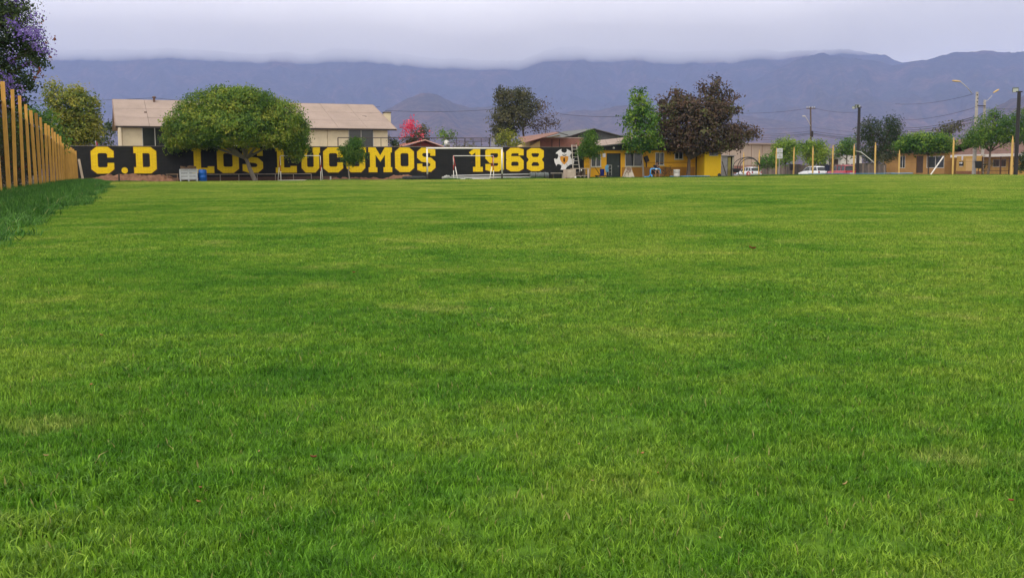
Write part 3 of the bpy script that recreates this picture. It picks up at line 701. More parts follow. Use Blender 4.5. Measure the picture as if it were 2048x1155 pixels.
def tree(name, label, Y, base_px, lobes, lmat, size=0.16, dens=1.0, per=10, spread=None, trunk_r=0.12, fork=None, bk=None, depth=0.9, aspect=2.0, droop=0.0, shell=0.55, base=None, group=None, cat='tree', lean=0.0, toneamp=0.55, limbs=True, hollow=0.0):
    """lobes: (px, py, rx, ry[, dy]) outline ellipses of the crown, read off the photograph at depth Y"""
    b = base if base is not None else GP(base_px, Y)
    T = Thing(name, label, cat, b, group)
    sp = spread if spread else size * 1.15
    C, Tn, ends, Dn = [], [], [], []
    for lb in lobes:
        px, py, rx, ry = lb[:4]; dy = lb[4] if len(lb) > 4 else 0.0
        k = Y / F; c = P(px, py, Y + dy); Rx, Rz = rx * k, ry * k; Ry = (Rx * 0.65 + Rz * 0.35) * depth
        Rx = max(Rx - sp * 0.8, 0.1); Rz = max(Rz - sp * 0.7, 0.1)
        n = max(6, int(dens * 2.0 * (Rx * Rz + Rx * Ry + Ry * Rz) / (sp * sp) * 0.9))
        d = rng.normal(0, 1, (n, 3)); d /= np.linalg.norm(d, axis=1)[:, None]
        r = rng.uniform(shell, 1.0, n) ** 0.7
        # uneven outline
        r = r * (0.86 + 0.28 * np.array([float(x) for x in vnoise(d[:, 0] * 2.6 + px, d[:, 2] * 2.6 + py, 3)]))
        q = d * r[:, None] * np.array([Rx, Ry, Rz]) + np.array(c)
        ok = q[:, 2] > b.z + 0.15
        q = q[ok]; C.append(q); Dn.append(d[ok])
        tn = 0.5 + toneamp * (np.array(vnoise(q[:, 0] * 0.9 / (sp * 2.2), q[:, 2] * 0.9 / (sp * 2.2), 17)) - 0.5) + rng.normal(0, 0.12, len(q)) * toneamp * 1.5
        Tn.append(tn); ends.append((c, Rx, Ry, Rz))
    C = np.concatenate(C); Tn = np.concatenate(Tn)
    lc = leaf_cloud('crown', C, Tn, size, per, sp, lmat, T.loc, aspect, droop, outw=np.concatenate(Dn)); lc.parent = T.o
    # trunk, fork and limbs reaching into the lobes
    top = min(e[0].z - e[3] * 0.5 for e in ends); cx = sum((e[0] for e in ends), Vector()) / len(ends)
    fk = fork if fork is not None else Vector((b.x + (cx.x - b.x) * 0.3, b.y, b.z + max(0.4, (top - b.z) * 0.85)))
    mid = (b + fk) / 2 + Vector((random.uniform(-.06, .06) + lean, 0, 0))
    mb = MB(); mb.tube([b - Vector((0, 0, 0.1)), b + Vector((0, 0, 0.05)), mid, fk], [trunk_r * 1.35, trunk_r * 1.1, trunk_r * 0.9, trunk_r * 0.75], 9)
    tk = T.part('trunk', mb, bk or bark, smooth=True)
    if limbs:
        for (c, Rx, Ry, Rz) in ends:
            if c.z < fk.z + 0.25 * max(e[0].z - fk.z for e in ends): continue
            mb = MB(); e = Vector(c); q = fk + (e - fk) * 0.5 + Vector((random.uniform(-.2, .2), random.uniform(-.2, .2), 0.12 * (e - fk).length * 0.5)); 
            mb.tube([fk - Vector((0, 0, 0.05)), q, e], [trunk_r * 0.55, trunk_r * 0.36, trunk_r * 0.15], 6)
            for kk in range(5):
                d = Vector((random.uniform(-1, 1) * Rx, random.uniform(-1, 1) * Ry, random.uniform(-0.6, 0.9) * Rz)) * 0.8
                s0 = q + (e - q) * random.uniform(0.0, 0.9); mb.tube([s0, s0 + d * 0.5 + Vector((0, 0, 0.05)), e + d], [trunk_r * 0.22, trunk_r * 0.14, trunk_r * 0.05], 5)
            o = T.part('limb', mb, bk or bark, smooth=True)
    return T
L_dome = leafmat('dome_tree_leaves', [(0.05, (0.045, 0.110, 0.012)), (0.40, (0.105, 0.190, 0.018)), (0.65, (0.19, 0.265, 0.026)), (1.0, (0.36, 0.36, 0.05))])
L_ygreen = leafmat('yellow_green_leaves', [(0.10, (0.06, 0.11, 0.014)), (0.45, (0.17, 0.21, 0.025)), (0.85, (0.36, 0.34, 0.05))])
L_green = leafmat('fresh_green_leaves', [(0.1, (0.030, 0.090, 0.014)), (0.5, (0.075, 0.175, 0.020)), (0.9, (0.20, 0.30, 0.035))])
L_lime = leafmat('lime_leaves', [(0.1, (0.06, 0.15, 0.014)), (0.5, (0.18, 0.29, 0.025)), (0.9, (0.38, 0.44, 0.06))])
L_dark = leafmat('dark_green_leaves', [(0.1, (0.018, 0.038, 0.013)), (0.5, (0.042, 0.075, 0.022)), (0.9, (0.10, 0.14, 0.04))])
L_olive = leafmat('grey_olive_leaves', [(0.1, (0.038, 0.048, 0.024)), (0.5, (0.085, 0.092, 0.042)), (0.9, (0.16, 0.15, 0.07))])
L_brown = leafmat('grey_brown_leaves', [(0.1, (0.045, 0.035, 0.026)), (0.5, (0.10, 0.075, 0.05)), (0.9, (0.19, 0.13, 0.09))])
L_plum = leafmat('plum_leaves', [(0.1, (0.040, 0.036, 0.020)), (0.35, (0.080, 0.056, 0.036)), (0.6, (0.135, 0.080, 0.054)), (0.8, (0.11, 0.10, 0.045)), (1.0, (0.12, 0.14, 0.04))])
L_pink = leafmat('magenta_bracts', [(0.1, (0.45, 0.03, 0.07)), (0.6, (0.75, 0.06, 0.15)), (0.95, (0.8, 0.2, 0.22))])
L_purple = leafmat('purple_blossom', [(0.1, (0.12, 0.08, 0.30)), (0.6, (0.22, 0.15, 0.48)), (0.95, (0.34, 0.27, 0.6))])
L_tan = leafmat('brown_pods', [(0.1, (0.12, 0.035, 0.02)), (0.9, (0.28, 0.10, 0.05))])
L_red = leafmat('red_petals', [(0.1, (0.35, 0.02, 0.03)), (0.9, (0.6, 0.05, 0.06))])

# the dome tree in front of the mural
Yt = 81.2
tree('dome_tree', 'broad dome shaped tree with yellow green crown covering part of the mural', Yt, 509,
     [(468, 232, 112, 58), (495, 222, 62, 48, -1.0), (392, 252, 64, 46, -.8), (560, 250, 56, 50, -.6), (372, 266, 50, 32), (345, 280, 24, 18), (470, 254, 95, 40, -1.6), (590, 272, 32, 46), (600, 292, 16, 26), (415, 274, 70, 20, -1.2), (540, 274, 52, 22, -1.4), (348, 296, 20, 12), (590, 312, 12, 14, .2), (440, 205, 40, 24)],
     L_dome, size=0.17, dens=1.3, per=12, spread=0.19, trunk_r=0.17, bk=bark2, fork=P(492, 316, Yt), depth=0.8, shell=0.7, aspect=1.6, toneamp=0.75)
# jacaranda behind the fence
Yj = 37.0
jl = [(20, 60, 60, 60), (-30, 110, 60, 70), (60, 95, 35, 40), (20, 150, 50, 45), (0, 10, 70, 50), (75, 120, 22, 30), (-60, 30, 80, 80), (60, 165, 22, 20), (5, 195, 45, 36), (-50, 190, 60, 60), (38, 205, 26, 24)]
jt = tree('jacaranda_tree', 'jacaranda with purple blossom and drooping leaves above the net fence', Yj, -40, jl, L_dark, size=0.12, dens=0.85, per=10, spread=0.14, trunk_r=0.16, shell=0.35, base=FP(46, -3.2), depth=1.0, fork=P(-30, 190, Yj + 1), toneamp=0.8)
def extra(T, name, spots, Y, lm, size, per, spread):
    C = np.array([tuple(P(x, y, Y + random.uniform(-1.2, .3))) for x, y in spots]); o = leaf_cloud(name, C, np.full(len(C), 0.5) + rng.normal(0, .25, len(C)), size, per, spread, lm, T.loc, 1.4); o.parent = T.o; return o
extra(jt, 'blossom', [(random.gauss(62, 20), random.gauss(72, 22)) for k in range(26)] + [(random.gauss(30, 22), random.gauss(45, 30)) for k in range(12)] + [(random.gauss(15, 15), random.gauss(165, 25)) for k in range(14)] + [(94, 102), (88, 95), (92, 108)], Yj - .6, L_purple, 0.085, 18, 0.13)
extra(jt, 'seed_pod', [(100, 117), (83, 142), (75, 146), (87, 150), (84, 47), (105, 80), (108, 78), (68, 155), (92, 88)], Yj - .6, L_tan, 0.10, 5, 0.045)['kind'] = 'stuff'
# greenery behind the fence
tree('yellow_green_tree', 'yellow green tree rising behind the far end of the net fence', 86.0, 150, [(105, 190, 20, 36), (140, 215, 42, 50), (165, 225, 38, 50), (120, 245, 40, 40), (185, 225, 18, 36), (155, 265, 52, 34), (150, 190, 26, 24), (178, 262, 26, 36), (140, 290, 40, 22)], L_ygreen, size=0.24, dens=1.0, per=9, spread=0.25, trunk_r=0.16, shell=0.45, toneamp=0.8, fork=P(150, 300, 86))
tree('feathery_shrub', 'fresh green feathery shrub leaning over the middle of the net fence', 58.0, 60, [(75, 238, 34, 30), (50, 232, 30, 34), (15, 245, 40, 44), (-25, 262, 50, 60), (30, 285, 40, 40), (100, 252, 24, 30), (60, 265, 34, 40), (112, 275, 20, 24), (95, 295, 30, 28), (125, 290, 16, 18)], L_green, size=0.22, dens=0.8, per=9, spread=0.22, trunk_r=0.08, base=FP(27, -2.4), cat='shrub', shell=0.3, aspect=3.0, fork=P(85, 300, 58))
tree('dark_bush', 'dark olive bush between the yellow green tree and the white house', 104.0, 214, [(210, 262, 24, 26), (222, 250, 14, 18), (205, 285, 26, 16)], L_dark, size=0.26, dens=0.7, per=8, trunk_r=0.08, cat='shrub', shell=0.3)
for i, (s_, h_, lab) in enumerate(((40, 2.0, 'red flowering bush seen through the nearest netting'), (48, 1.9, 'green bush with red flowers behind the leftmost netting'), (33, 1.8, 'leafy bush with few red flowers behind the netting under the feathery shrub'))):
    b = FP(s_, -1.5); T = Thing('flowering_bush', lab, 'bush', b, 'bushes behind the net fence')
    n = 150; C = rng.normal(0, 1, (n, 3)); C /= np.linalg.norm(C, axis=1)[:, None]; C *= rng.uniform(.4, 1, (n, 1)); C = C * np.array([0.9, 1.6, h_ * 0.45]) + np.array([b.x, b.y, h_ * 0.5])
    o = leaf_cloud('foliage', C, rng.random(n), 0.13, 9, 0.14, L_dark, b); o.parent = T.o
    q = C[rng.random(n) < (0.18 if i < 2 else 0.08)] + np.array([0.15, -0.1, 0.0]); o = leaf_cloud('flower', q, rng.random(len(q)), 0.07, 6, 0.05, L_red, b); o.parent = T.o; o['kind'] = 'stuff'
    mb = MB()
    for kk in range(5): mb.tube([b - Vector((0, 0, .05)), b + Vector((random.uniform(-.4, .4), random.uniform(-.6, .6), h_ * 0.6))], [0.025, 0.01], 5)
    T.part('stem', mb, bark)
# small trees in front of wall and clubhouse
tree('young_tree', 'thin young feathery tree hiding the second U of the mural', 83.6, 699, [(707, 300, 25, 26), (700, 318, 20, 17), (712, 285, 16, 14), (722, 312, 14, 18), (690, 302, 14, 14)], L_green, size=0.20, dens=1.1, per=9, spread=0.16, trunk_r=0.05, bk=bark2, aspect=4.0, droop=0.5, shell=0.2, fork=P(698, 328, 83.6), limbs=True)
tree('willowy_tree', 'willowy young tree standing at the corner of the yellow clubhouse', 90.5, 1179, [(1180, 285, 20, 27), (1172, 300, 18, 22), (1190, 302, 17, 18), (1164, 308, 12, 10), (1185, 268, 11, 12)], L_green, size=0.20, dens=1.1, per=9, spread=0.16, trunk_r=0.045, bk=bark2, aspect=4.0, droop=0.6, shell=0.2, fork=P(1180, 318, 90.5))
tree('maple_tree', 'upright green tree in front of the clubhouse windows', 93.0, 1287, [(1280, 215, 28, 34), (1278, 190, 17, 20), (1268, 240, 30, 26), (1295, 240, 30, 34), (1285, 270, 44, 28), (1256, 285, 20, 14), (1305, 285, 26, 18), (1276, 295, 36, 12)], L_green, size=0.24, dens=0.8, per=8, spread=0.25, trunk_r=0.085, bk=bark2, shell=0.4, aspect=1.6, toneamp=0.85, fork=P(1283, 306, 93.0))
tree('plum_tree', 'large purple leaved plum tree at the end of the clubhouse', 94.5, 1376, [(1390, 240, 62, 50), (1340, 235, 36, 46), (1365, 215, 46, 34), (1425, 225, 42, 38), (1432, 165, 10, 20), (1428, 190, 26, 22), (1455, 182, 8, 18), (1405, 175, 12, 14), (1445, 215, 30, 26), (1475, 192, 10, 8), (1415, 275, 78, 32), (1345, 275, 44, 32), (1470, 265, 40, 26), (1500, 270, 22, 14), (1515, 264, 10, 8), (1395, 295, 70, 14), (1475, 217, 11, 12), (1320, 205, 12, 14), (1352, 188, 16, 14), (1455, 290, 40, 14)], L_plum, size=0.24, dens=0.95, per=8, spread=0.25, trunk_r=0.17, shell=0.4, aspect=1.7, toneamp=0.8, fork=P(1378, 318, 94.5))

# ================================================================== HOUSES BEHIND THE WALL
cream = mat('cream_render', (0.62, 0.53, 0.37), 0.9, 0.10, 1.5, c2=(0.45, 0.36, 0.24), spots=(0.62, 0.75))
tanroof = mat('tan_roof_sheet', (0.29, 0.225, 0.19), 0.85, 0.12, 0.8, c2=(0.28, 0.20, 0.15), spots=(0.62, 0.72), bump=0.2)
dark_trim = mat('dark_trim', (0.035, 0.028, 0.024), 0.7, 0.2)
glass = mat('dark_window_glass', (0.025, 0.028, 0.026), 0.12, 0.3, 1.0, bump=0, spec=0.5)
alu = mat('pale_window_frame', (0.48, 0.46, 0.42), 0.5, 0.1, bump=0)
def quadbox(mb, p00, p10, p11, p01, th):
    n = (p10 - p00).cross(p01 - p00).normalized() * th
    return mb.hexa([p00, p10, p11, p01], [p00 + n, p10 + n, p11 + n, p01 + n])
def lerp(a, b, t): return a + (b - a) * t
def sheets(T, name, el, er, rr, rl, rows, cols, material, th=0.03, gap=0.01, parent=None):
    """roof sheets between eave (el,er) and ridge (rl,rr), each its own piece, upper rows lapping lower ones"""
    for r in range(rows):
        for c in range(cols):
            a0, a1 = c / cols, (c + 1) / cols; b0, b1 = r / rows, (r + 1) / rows
            f = lambda a, b: lerp(lerp(el, er, a), lerp(rl, rr, a), b)
            ga = gap / (er - el).length; lift = Vector((0, 0, 0.012 * r + random.uniform(0, .008)))
            mb = MB(); quadbox(mb, f(a0 + ga, b0 - (0.02 if r else 0)) + lift, f(a1 - ga, b0 - (0.02 if r else 0)) + lift, f(a1 - ga, b1) + lift, f(a0 + ga, b1) + lift, th)
            T.part(name, mb, material, parent=parent)
EL, ER, RL, RR = P(231, 253, 88), P(793, 257.5, 97.5), P(225, 200.5, 93), P(746, 210, 102.5)
ER.z = EL.z = (EL.z + ER.z) / 2; RL.z = RR.z = (RL.z + RR.z) / 2
BL, BR = EL + (RL - EL) * 2, ER + (RR - ER) * 2; BL.z = BR.z = EL.z
wh = Thing('white_house', 'cream house with long tan roof behind the left part of the mural wall', 'house', Vector((EL.x, EL.y, 0)))
ax = (ER - EL).normalized(); back = (RL - EL); back.z = 0; back.normalize()
wl0 = EL + ax * 0.45 + back * 0.3; wl1 = ER - ax * 0.75 + back * 0.3; zt = EL.z - 0.02
bl0 = BL + ax * 0.45 - back * 0.3; bl1 = BR - ax * 0.75 - back * 0.3
def zz_(p, z): return Vector((p.x, p.y, z))
mb = MB(); mb.hexa([zz_(wl0, -.1), zz_(wl1, -.1), zz_(bl1, -.1), zz_(bl0, -.1)], [zz_(wl0, zt), zz_(wl1, zt), zz_(bl1, zt), zz_(bl0, zt)])
wh.part('wall', mb, cream)
for a, b, c in ((wl0, bl0, RL + ax * 0.45), (wl1, bl1, RR - ax * 0.6)):
    a, b = zz_(a, zt), zz_(b, zt); c = zz_(c, RL.z - 0.12); wh.part('gable', MB().poly([a, b, c], ax * 0.12), cream)
sheets(wh, 'roof_sheet', EL, ER, RR, RL, 3, 9, tanroof)
sheets(wh, 'roof_sheet', BR, BL, RL, RR, 3, 9, tanroof)
mb = MB(); quadbox(mb, RL - ax * .03 + Vector((0, 0, .045)), RR + ax * .03 + Vector((0, 0, .045)), RR + ax * .03 + back * .2 + Vector((0, 0, .03)), RL - ax * .03 + back * .2 + Vector((0, 0, .03)), .03); wh.part('ridge_cap', mb, tanroof)
mb = MB(); mb.box((EL + ER) / 2 + Vector((0, 0, -.07)) - back * .03, (ER - EL).length - .02, .03, .12, ax, back); wh.part('eave_board', mb, dark_trim)
mb = MB(); mb.box(lerp(EL, RL, .5) - ax * .03 + Vector((0, 0, -.05)), .03, (RL - EL).length, .16, ax, (RL - EL)); mb.box(lerp(ER, RR, .5) + ax * .03 + Vector((0, 0, -.05)), .03, (RR - ER).length, .16, ax, (RR - ER)); wh.part('verge_board', mb, mat('pinkish_verge', (.36, .25, .2), .8, .2))
def onwall(px, py):                                       # point on the front wall plane of the house
    d = ray(px, py); n = ax.cross(Vector((0, 0, 1))); t = (wl0 - CAM).dot(n) / d.dot(n); return CAM + d * t
nrm = ax.cross(Vector((0, 0, 1))); nrm = nrm if nrm.y < 0 else -nrm
for (xa, xb, y0, y1) in ((284, 334, 254.5, 300), (697, 746, 257, 300)):
    a, b = onwall(xa, y0), onwall(xb, y0); zb = onwall(xa, y1).z; zt_ = a.z
    b.z = a.z; W = (b - a).length; c = (a + b) / 2
    mb = MB(); mb.box(Vector((c.x, c.y, (zb + zt_) / 2)) + nrm * .012, W, .02, zt_ - zb, ax, nrm); wn = wh.part('window', mb, glass)
    fm = MB()
    for q in (0, .5, 1): fm.box(Vector((lerp(a, b, q).x, lerp(a, b, q).y, (zb + zt_) / 2)) + nrm * .035, .05, .05, zt_ - zb, ax, nrm)
    fm.box(Vector((c.x, c.y, zt_ - .03)) + nrm * .037, W, .05, .06, ax, nrm); wh.part('window_frame', fm, alu, parent=wn)
for xj in (244, 654.5, 778):
    a = onwall(xj, 255); mb = MB(); mb.box(Vector((a.x, a.y, 2.2)) + nrm * .008, .03, .02, 4.4 - .06, ax, nrm); wh.part('panel_joint', mb, mat('joint_stain', (.3, .22, .14), .9, .3))
cm = MB(); c = P(774, 236, 100.5); cm.box(zz_(c, (P(774, 226, 100.5).z + 4.6) / 2), .55, .7, P(774, 226, 100.5).z - 4.4, ax, back); st = wh.part('parapet_stub', cm, cream)
mb = MB(); mb.box(zz_(c, P(774, 226, 100.5).z + .04), .65, .8, .08, ax, back); wh.part('parapet_cap', mb, dark_trim, parent=st)
c = P(308, 196, 94); mb = MB(); mb.lathe(c - Vector((0, 0, .35)), [(.10, 0), (.10, .35), (.17, .36), (.17, .45), (.05, .5)], 10); wh.part('roof_vent', mb, mat('rust', (.13, .08, .06), .8, .3), smooth=False)
mb = MB(); pa = P(702, 226, 99.5); pb = P(733, 233, 99.2); mb.tube([pa, lerp(pa, pb, .5) - Vector((0, 0, .05)), pb], .03, 5); wh.part('stray_cable', mb, dark_trim)
mb = MB(); pa = P(291, 224.5, 90.3); mb.box(pa, .22, .1, .1, ax, back); wh.part('roof_patch', mb, mat('rust', None))

def gable_house(name, label, Yf, pts, wallm, roofm, ridge_depth=3.0, ridge_dir=None):
    pass
# red gable roof
redroof = mat('red_sheet_roof', (0.36, 0.12, 0.08), 0.8, 0.2, 1.0); redwall = mat('dark_red_gable', (0.20, 0.045, 0.035), 0.8, 0.2)
Yr = 104.0
a, b, c = P(797, 294, Yr), P(847, 280.5, Yr), P(884, 294, Yr); dv = WV * 5
rh = Thing('red_roof_shed', 'shed with red gable roof peeping over the wall beside the goal', 'shed', zz_(lerp(a, c, .5), 0))
rh.part('wall', MB().hexa([zz_(a + WU * .5, -.1), zz_(c - WU * .4, -.1), zz_(c - WU * .4, -.1) + dv, zz_(a + WU * .5, -.1) + dv], [zz_(a + WU * .5, a.z), zz_(c - WU * .4, a.z), zz_(c - WU * .4, a.z) + dv, zz_(a + WU * .5, a.z) + dv]), redwall)
rh.part('gable', MB().poly([a + WU * .5 + Vector((0, 0, .01)), zz_(c, a.z + .01) - WU * .4, b - Vector((0, 0, .14))], WV * .12), redwall)
o_ = -WV * 0.6
mb = MB(); quadbox(mb, a + o_, b + o_, b + dv, a + dv, .05); quadbox(mb, b + o_ + WU * .003, zz_(c, a.z) + o_, zz_(c, a.z) + dv, b + dv + WU * .003, .05); rh.part('roof', mb, redroof)
mb = MB(); mb.tube([a + o_ * 1.06, b + o_ * 1.06], .05, 6); mb.tube([b + o_ * 1.06, zz_(c, a.z) + o_ * 1.06], .05, 6); rh.part('verge', mb, mat('salmon_verge', (.5, .3, .25), .8, .15))
# brick house with brown roof
brick = brickmat('red_brick', (0.33, 0.12, 0.085), (0.27, 0.10, 0.075), (0.30, 0.22, 0.18), .3, .09, .012)
Yb = 108.0
bh = Thing('brick_house', 'brick house with low brown roof behind the wall above the 68', 'house', zz_(P(1120, 300, Yb), 0))
a, b = P(1080, 276, Yb), P(1172, 273.5, Yb + 2)
bh.part('wall', MB().hexa([zz_(a, -.1), zz_(b, -.1), zz_(b, -.1) + WV * 5, zz_(a, -.1) + WV * 5], [a, zz_(b, a.z), zz_(b, a.z) + WV * 5, a + WV * 5]), brick)
bh.part('coping', MB().hexa([a - WV * .05, zz_(b, a.z) - WV * .05, zz_(b, a.z) + WV * .3, a + WV * .3], [v + Vector((0, 0, .08)) for v in (a - WV * .05, zz_(b, a.z) - WV * .05, zz_(b, a.z) + WV * .3, a + WV * .3)]), mat('pale_mortar', (.4, .3, .26), .9, .2))
ya = mat('pale_yellow_render', (.58, .43, .2), .9, .12)
g0, g1, g2, g3 = P(1052, 294, Yb - 1), P(1080, 281, Yb - 1), P(1080, 294, Yb - 1), P(1122, 271, Yb)
bh.part('gable_wall', MB().hexa([zz_(g0, -.1), zz_(g2, -.1), zz_(g2, -.1) + WV * 4, zz_(g0, -.1) + WV * 4], [g0 - Vector((0, 0, .2)), g1, g1 + WV * 4, g0 + WV * 4]), ya)
bh.part('upper_wall', MB().poly([P(1084, 277, Yb - .4), P(1122, 272.5, Yb - .4), P(1118, 270.5, Yb - .4), P(1092, 276.2, Yb - .4)], WV * .1), ya)
mb = MB(); r = [P(1040, 275, Yb - 1.5), P(1118, 265, Yb - .8), P(1134, 270, Yb - .8)]
quadbox(mb, P(1046, 287, Yb - 2), P(1118, 266.5, Yb - 2), P(1112, 265, Yb + 4), P(1036, 275.5, Yb + 4), .06); bh.part('roof', mb, mat('brown_roof', (.20, .105, .08), .85, .25, 1.0))
mb = MB(); quadbox(mb, P(1118, 266.2, Yb - 2.03), P(1137, 271.5, Yb - 1.6), P(1134, 269.5, Yb + 4), P(1112, 264.8, Yb + 4), .06); bh.part('roof', mb, mat('dark_fibre_roof', (.06, .055, .05), .85, .25, 1.0))
for xj in (1103, 1118):
    q = P(xj, 285, Yb - .05); q2 = P(xj, 276, Yb - .05); mb = MB(); mb.box(zz_(q, 2.2) - WV * .12, .06, .06, 3.2, WU, WV); bh.part('brace_post', mb, dark_trim)
# grey gable behind clubhouse
Yg = 112.0
a, b, c = P(1128, 276, Yg), P(1185, 258, Yg), P(1250, 274, Yg); c = zz_(c, a.z)
gh = Thing('grey_gable_house', 'house with dark grey gable behind the clubhouse', 'house', zz_(b, 0))
gw = mat('dark_grey_cladding', (.075, .08, .08), .85, .25, 1.2)
gh.part('gable', MB().poly([a, c, b], WV * .15), gw)
gh.part('wall', MB().hexa([zz_(a, -.1), zz_(c, -.1), zz_(c, -.1) + WV * 8, zz_(a, -.1) + WV * 8], [a - Vector((0, 0, .005)), c - Vector((0, 0, .005)), c + WV * 8, a + WV * 8]), gw)
mb = MB(); quadbox(mb, a - WV * .4 - WU * .4 - Vector((0, 0, .1)), b - WV * .4, b + WV * 8, a + WV * 8 - WU * .4 - Vector((0, 0, .1)), .06); gh.part('roof', mb, mat('grey_roof', (.11, .115, .11), .8, .2, 1.0))
mb = MB(); quadbox(mb, b - WV * .4, c - WV * .4 + WU * .4 - Vector((0, 0, .1)), c + WV * 8 + WU * .4 - Vector((0, 0, .1)), b + WV * 8, .06); gh.part('roof', mb, MATS['grey_roof'])

# ------------------------------------------------ pipe rail on top of the mural wall
pipe_m = mat('rusty_dark_pipe', (.055, .04, .038), .6, .25, metal=.3)
rail = Thing('pipe_rail', 'dark pipe railing standing on top of the mural wall above the goal', 'railing', UV(to_uv(PV(676, 300, .09))[0], .09, WT))
zr = PV(800, 276, .09).z
u0 = to_uv(PV(676, 280, .09))[0]; u1 = to_uv(PV(986, 280, .09))[0]
rail.part('top_bar', MB().tube([UV(u0, .09, zr), UV(u1, .09, zr + .02)], .035, 7), pipe_m)
rail.part('lower_bar', MB().tube([UV(to_uv(PV(895, 286, .09))[0], .09, zr - .36), UV(u1, .09, zr - .2)], .022, 6), pipe_m)
rail.part('lower_bar', MB().tube([UV(to_uv(PV(905, 281, .09))[0], .09, zr - .2), UV(u1, .09, zr - .1)], .018, 6), pipe_m)
for xp in (676, 762, 841, 913, 930, 946, 962.5, 979):
    u = to_uv(PV(xp, 285, .09))[0]; rail.part('upright', MB().tube([UV(u, .09, WT), UV(u, .09, zr)], .04 if xp in (676, 979, 930) else .022, 7), pipe_m)
q = PV(984, 284, .4); mb = MB(); mb.tube([zz_(q, 2.2), zz_(q, zr + .1)], .05, 8); mb.tube([zz_(q, 2.2) + WU * .16, zz_(q, zr + .05) + WU * .16], .045, 8)
single('grey_stand_pipes', 'pair of pale grey pipes rising behind the wall at the railing end', 'pipe', mb, mat('galvanised_pipe', (.42, .41, .40), .45, .15, metal=.4), zz_(q, 2.2))
dish = Thing('satellite_dish', 'small pale dish antenna behind the wall above the goal crossbar', 'antenna', zz_(PV(893, 292, 1.0), 2.4))
q = PV(893, 288, 1.0); dish.part('reflector', MB().lathe(q, [(.32, .10), (.22, .03), (.05, 0), (.05, -.03), (.24, .0), (.33, .09)], 16, -WV + WU * .5 + Vector((0, 0, .4))), mat('pale_dish', (.55, .54, .5), .5, .1), smooth=True)
dish.part('bracket', MB().tube([zz_(q, 2.0), q], .025, 6), pipe_m)
flag = Thing('red_flag', 'small red and white pennant on a stick behind the left end of the wall', 'flag', zz_(P(191, 300, 84), 2.0))
q0, q1 = P(191.5, 281, 84), P(191, 300, 84); flag.part('stick', MB().tube([zz_(q0, 1.8), q0], .014, 5), mat('white_stick', (.7, .66, .62), .7, .1))
flag.part('cloth', MB().poly([q0, P(195, 286, 84.1), P(195.3, 292, 84.1), P(191.5, 292, 84)], WV * .01), mat('red_cloth', (.42, .03, .05), .85, .15))

# ------------------------------------------------ plants behind the wall
tree('dark_shrub', 'dark leafy shrub just behind the wall below the house corner', 98, 785, [(785, 286, 18, 12), (778, 280, 9, 8), (795, 290, 16, 8)], L_dark, size=.2, dens=.8, per=8, trunk_r=.04, cat='shrub', shell=.2)
bg_ = tree('bougainvillea', 'bougainvillea with bright magenta top beside the cream house', 106, 830, [(835, 270, 24, 20), (845, 262, 18, 16), (822, 280, 22, 14), (850, 280, 18, 12)], L_olive, size=.22, dens=.8, per=8, trunk_r=.06, cat='shrub', shell=.2)
extra(bg_, 'blossom', [(random.gauss(822, 9), random.gauss(250, 7)) for k in range(40)] + [(random.gauss(814, 8), random.gauss(265, 7)) for k in range(18)] + [(random.gauss(850, 11), random.gauss(268, 8)) for k in range(8)], 105.4, L_pink, .16, 9, .16)
tree('round_green_tree', 'small round bright green tree behind the wall between house and big dark tree', 125, 893, [(893, 266, 20, 9), (885, 272, 14, 8), (900, 274, 14, 9), (893, 284, 9, 10)], L_green, size=.3, dens=.8, per=8, trunk_r=.08, shell=.3)
bt = tree('big_dark_tree', 'big dark open crowned tree behind the wall above the 1968', 122, 1020, [(1020, 205, 36, 34), (1005, 190, 22, 20), (1040, 190, 30, 20), (1030, 235, 46, 30), (1000, 240, 24, 30), (1055, 215, 30, 24), (1010, 262, 32, 20), (1000, 275, 22, 20)], L_olive, size=.28, dens=.8, per=8, spread=.27, trunk_r=.22, shell=.3, toneamp=.8, fork=P(1018, 262, 122))
tree('bare_brown_tree', 'thin brownish tree leaning out of the big dark tree to the right', 123, 1060, [(1080, 215, 30, 22), (1100, 235, 22, 24), (1065, 250, 36, 22), (1112, 252, 14, 14), (1085, 255, 28, 14), (1065, 205, 18, 14)], L_brown, size=.24, dens=.38, per=7, spread=.32, trunk_r=.14, shell=.25, fork=P(1045, 255, 123))
tree('olive_shrub', 'yellowish olive shrub at the foot of the big dark tree behind the wall', 104, 1020, [(1015, 272, 24, 16), (1000, 280, 18, 12), (1035, 284, 18, 10), (1022, 290, 28, 6)], L_ygreen, size=.22, dens=.7, per=8, trunk_r=.05, cat='shrub', shell=.2)

# ================================================================== CLUBHOUSE
clubyel = mat('clubhouse_yellow', (.62, .32, .010), .75, .08, 1.2, c2=(.5, .27, .02), spots=(.62, .75), bump=.15)
clubblk = mat('clubhouse_black', (.018, .019, .018), .8, .3)
brownband = mat('brown_dado', (.32, .15, .02), .8, .12, 2.0)
cu0 = to_uv(PV(1168, 330, 0))[0]; cu1 = to_uv(PV(1409, 330, 0))[0]
ch = Thing('clubhouse', 'low yellow clubhouse with black fascia and dark door right of the mural', 'building', UV(cu0, 0))
zt = 2.36
def hole_wall(T, name, u0, u1, z0, z1, holes, v0, v1, material):
    """wall with real openings: strips between sorted holes (u0,u1,z0,z1)"""
    mb = MB(); cu = u0
    for (a, b, c, d) in sorted(holes):
        if a > cu: mb.uvbox(cu, a, v0, v1, z0, z1)
        if c > z0: mb.uvbox(a, b, v0, v1, z0, c)
        if d < z1: mb.uvbox(a, b, v0, v1, d, z1)
        cu = b
    mb.uvbox(cu, u1, v0, v1, z0, z1); return T.part(name, mb, material)
def uof(px, v=0): return to_uv(PV(px, 330, v))[0]
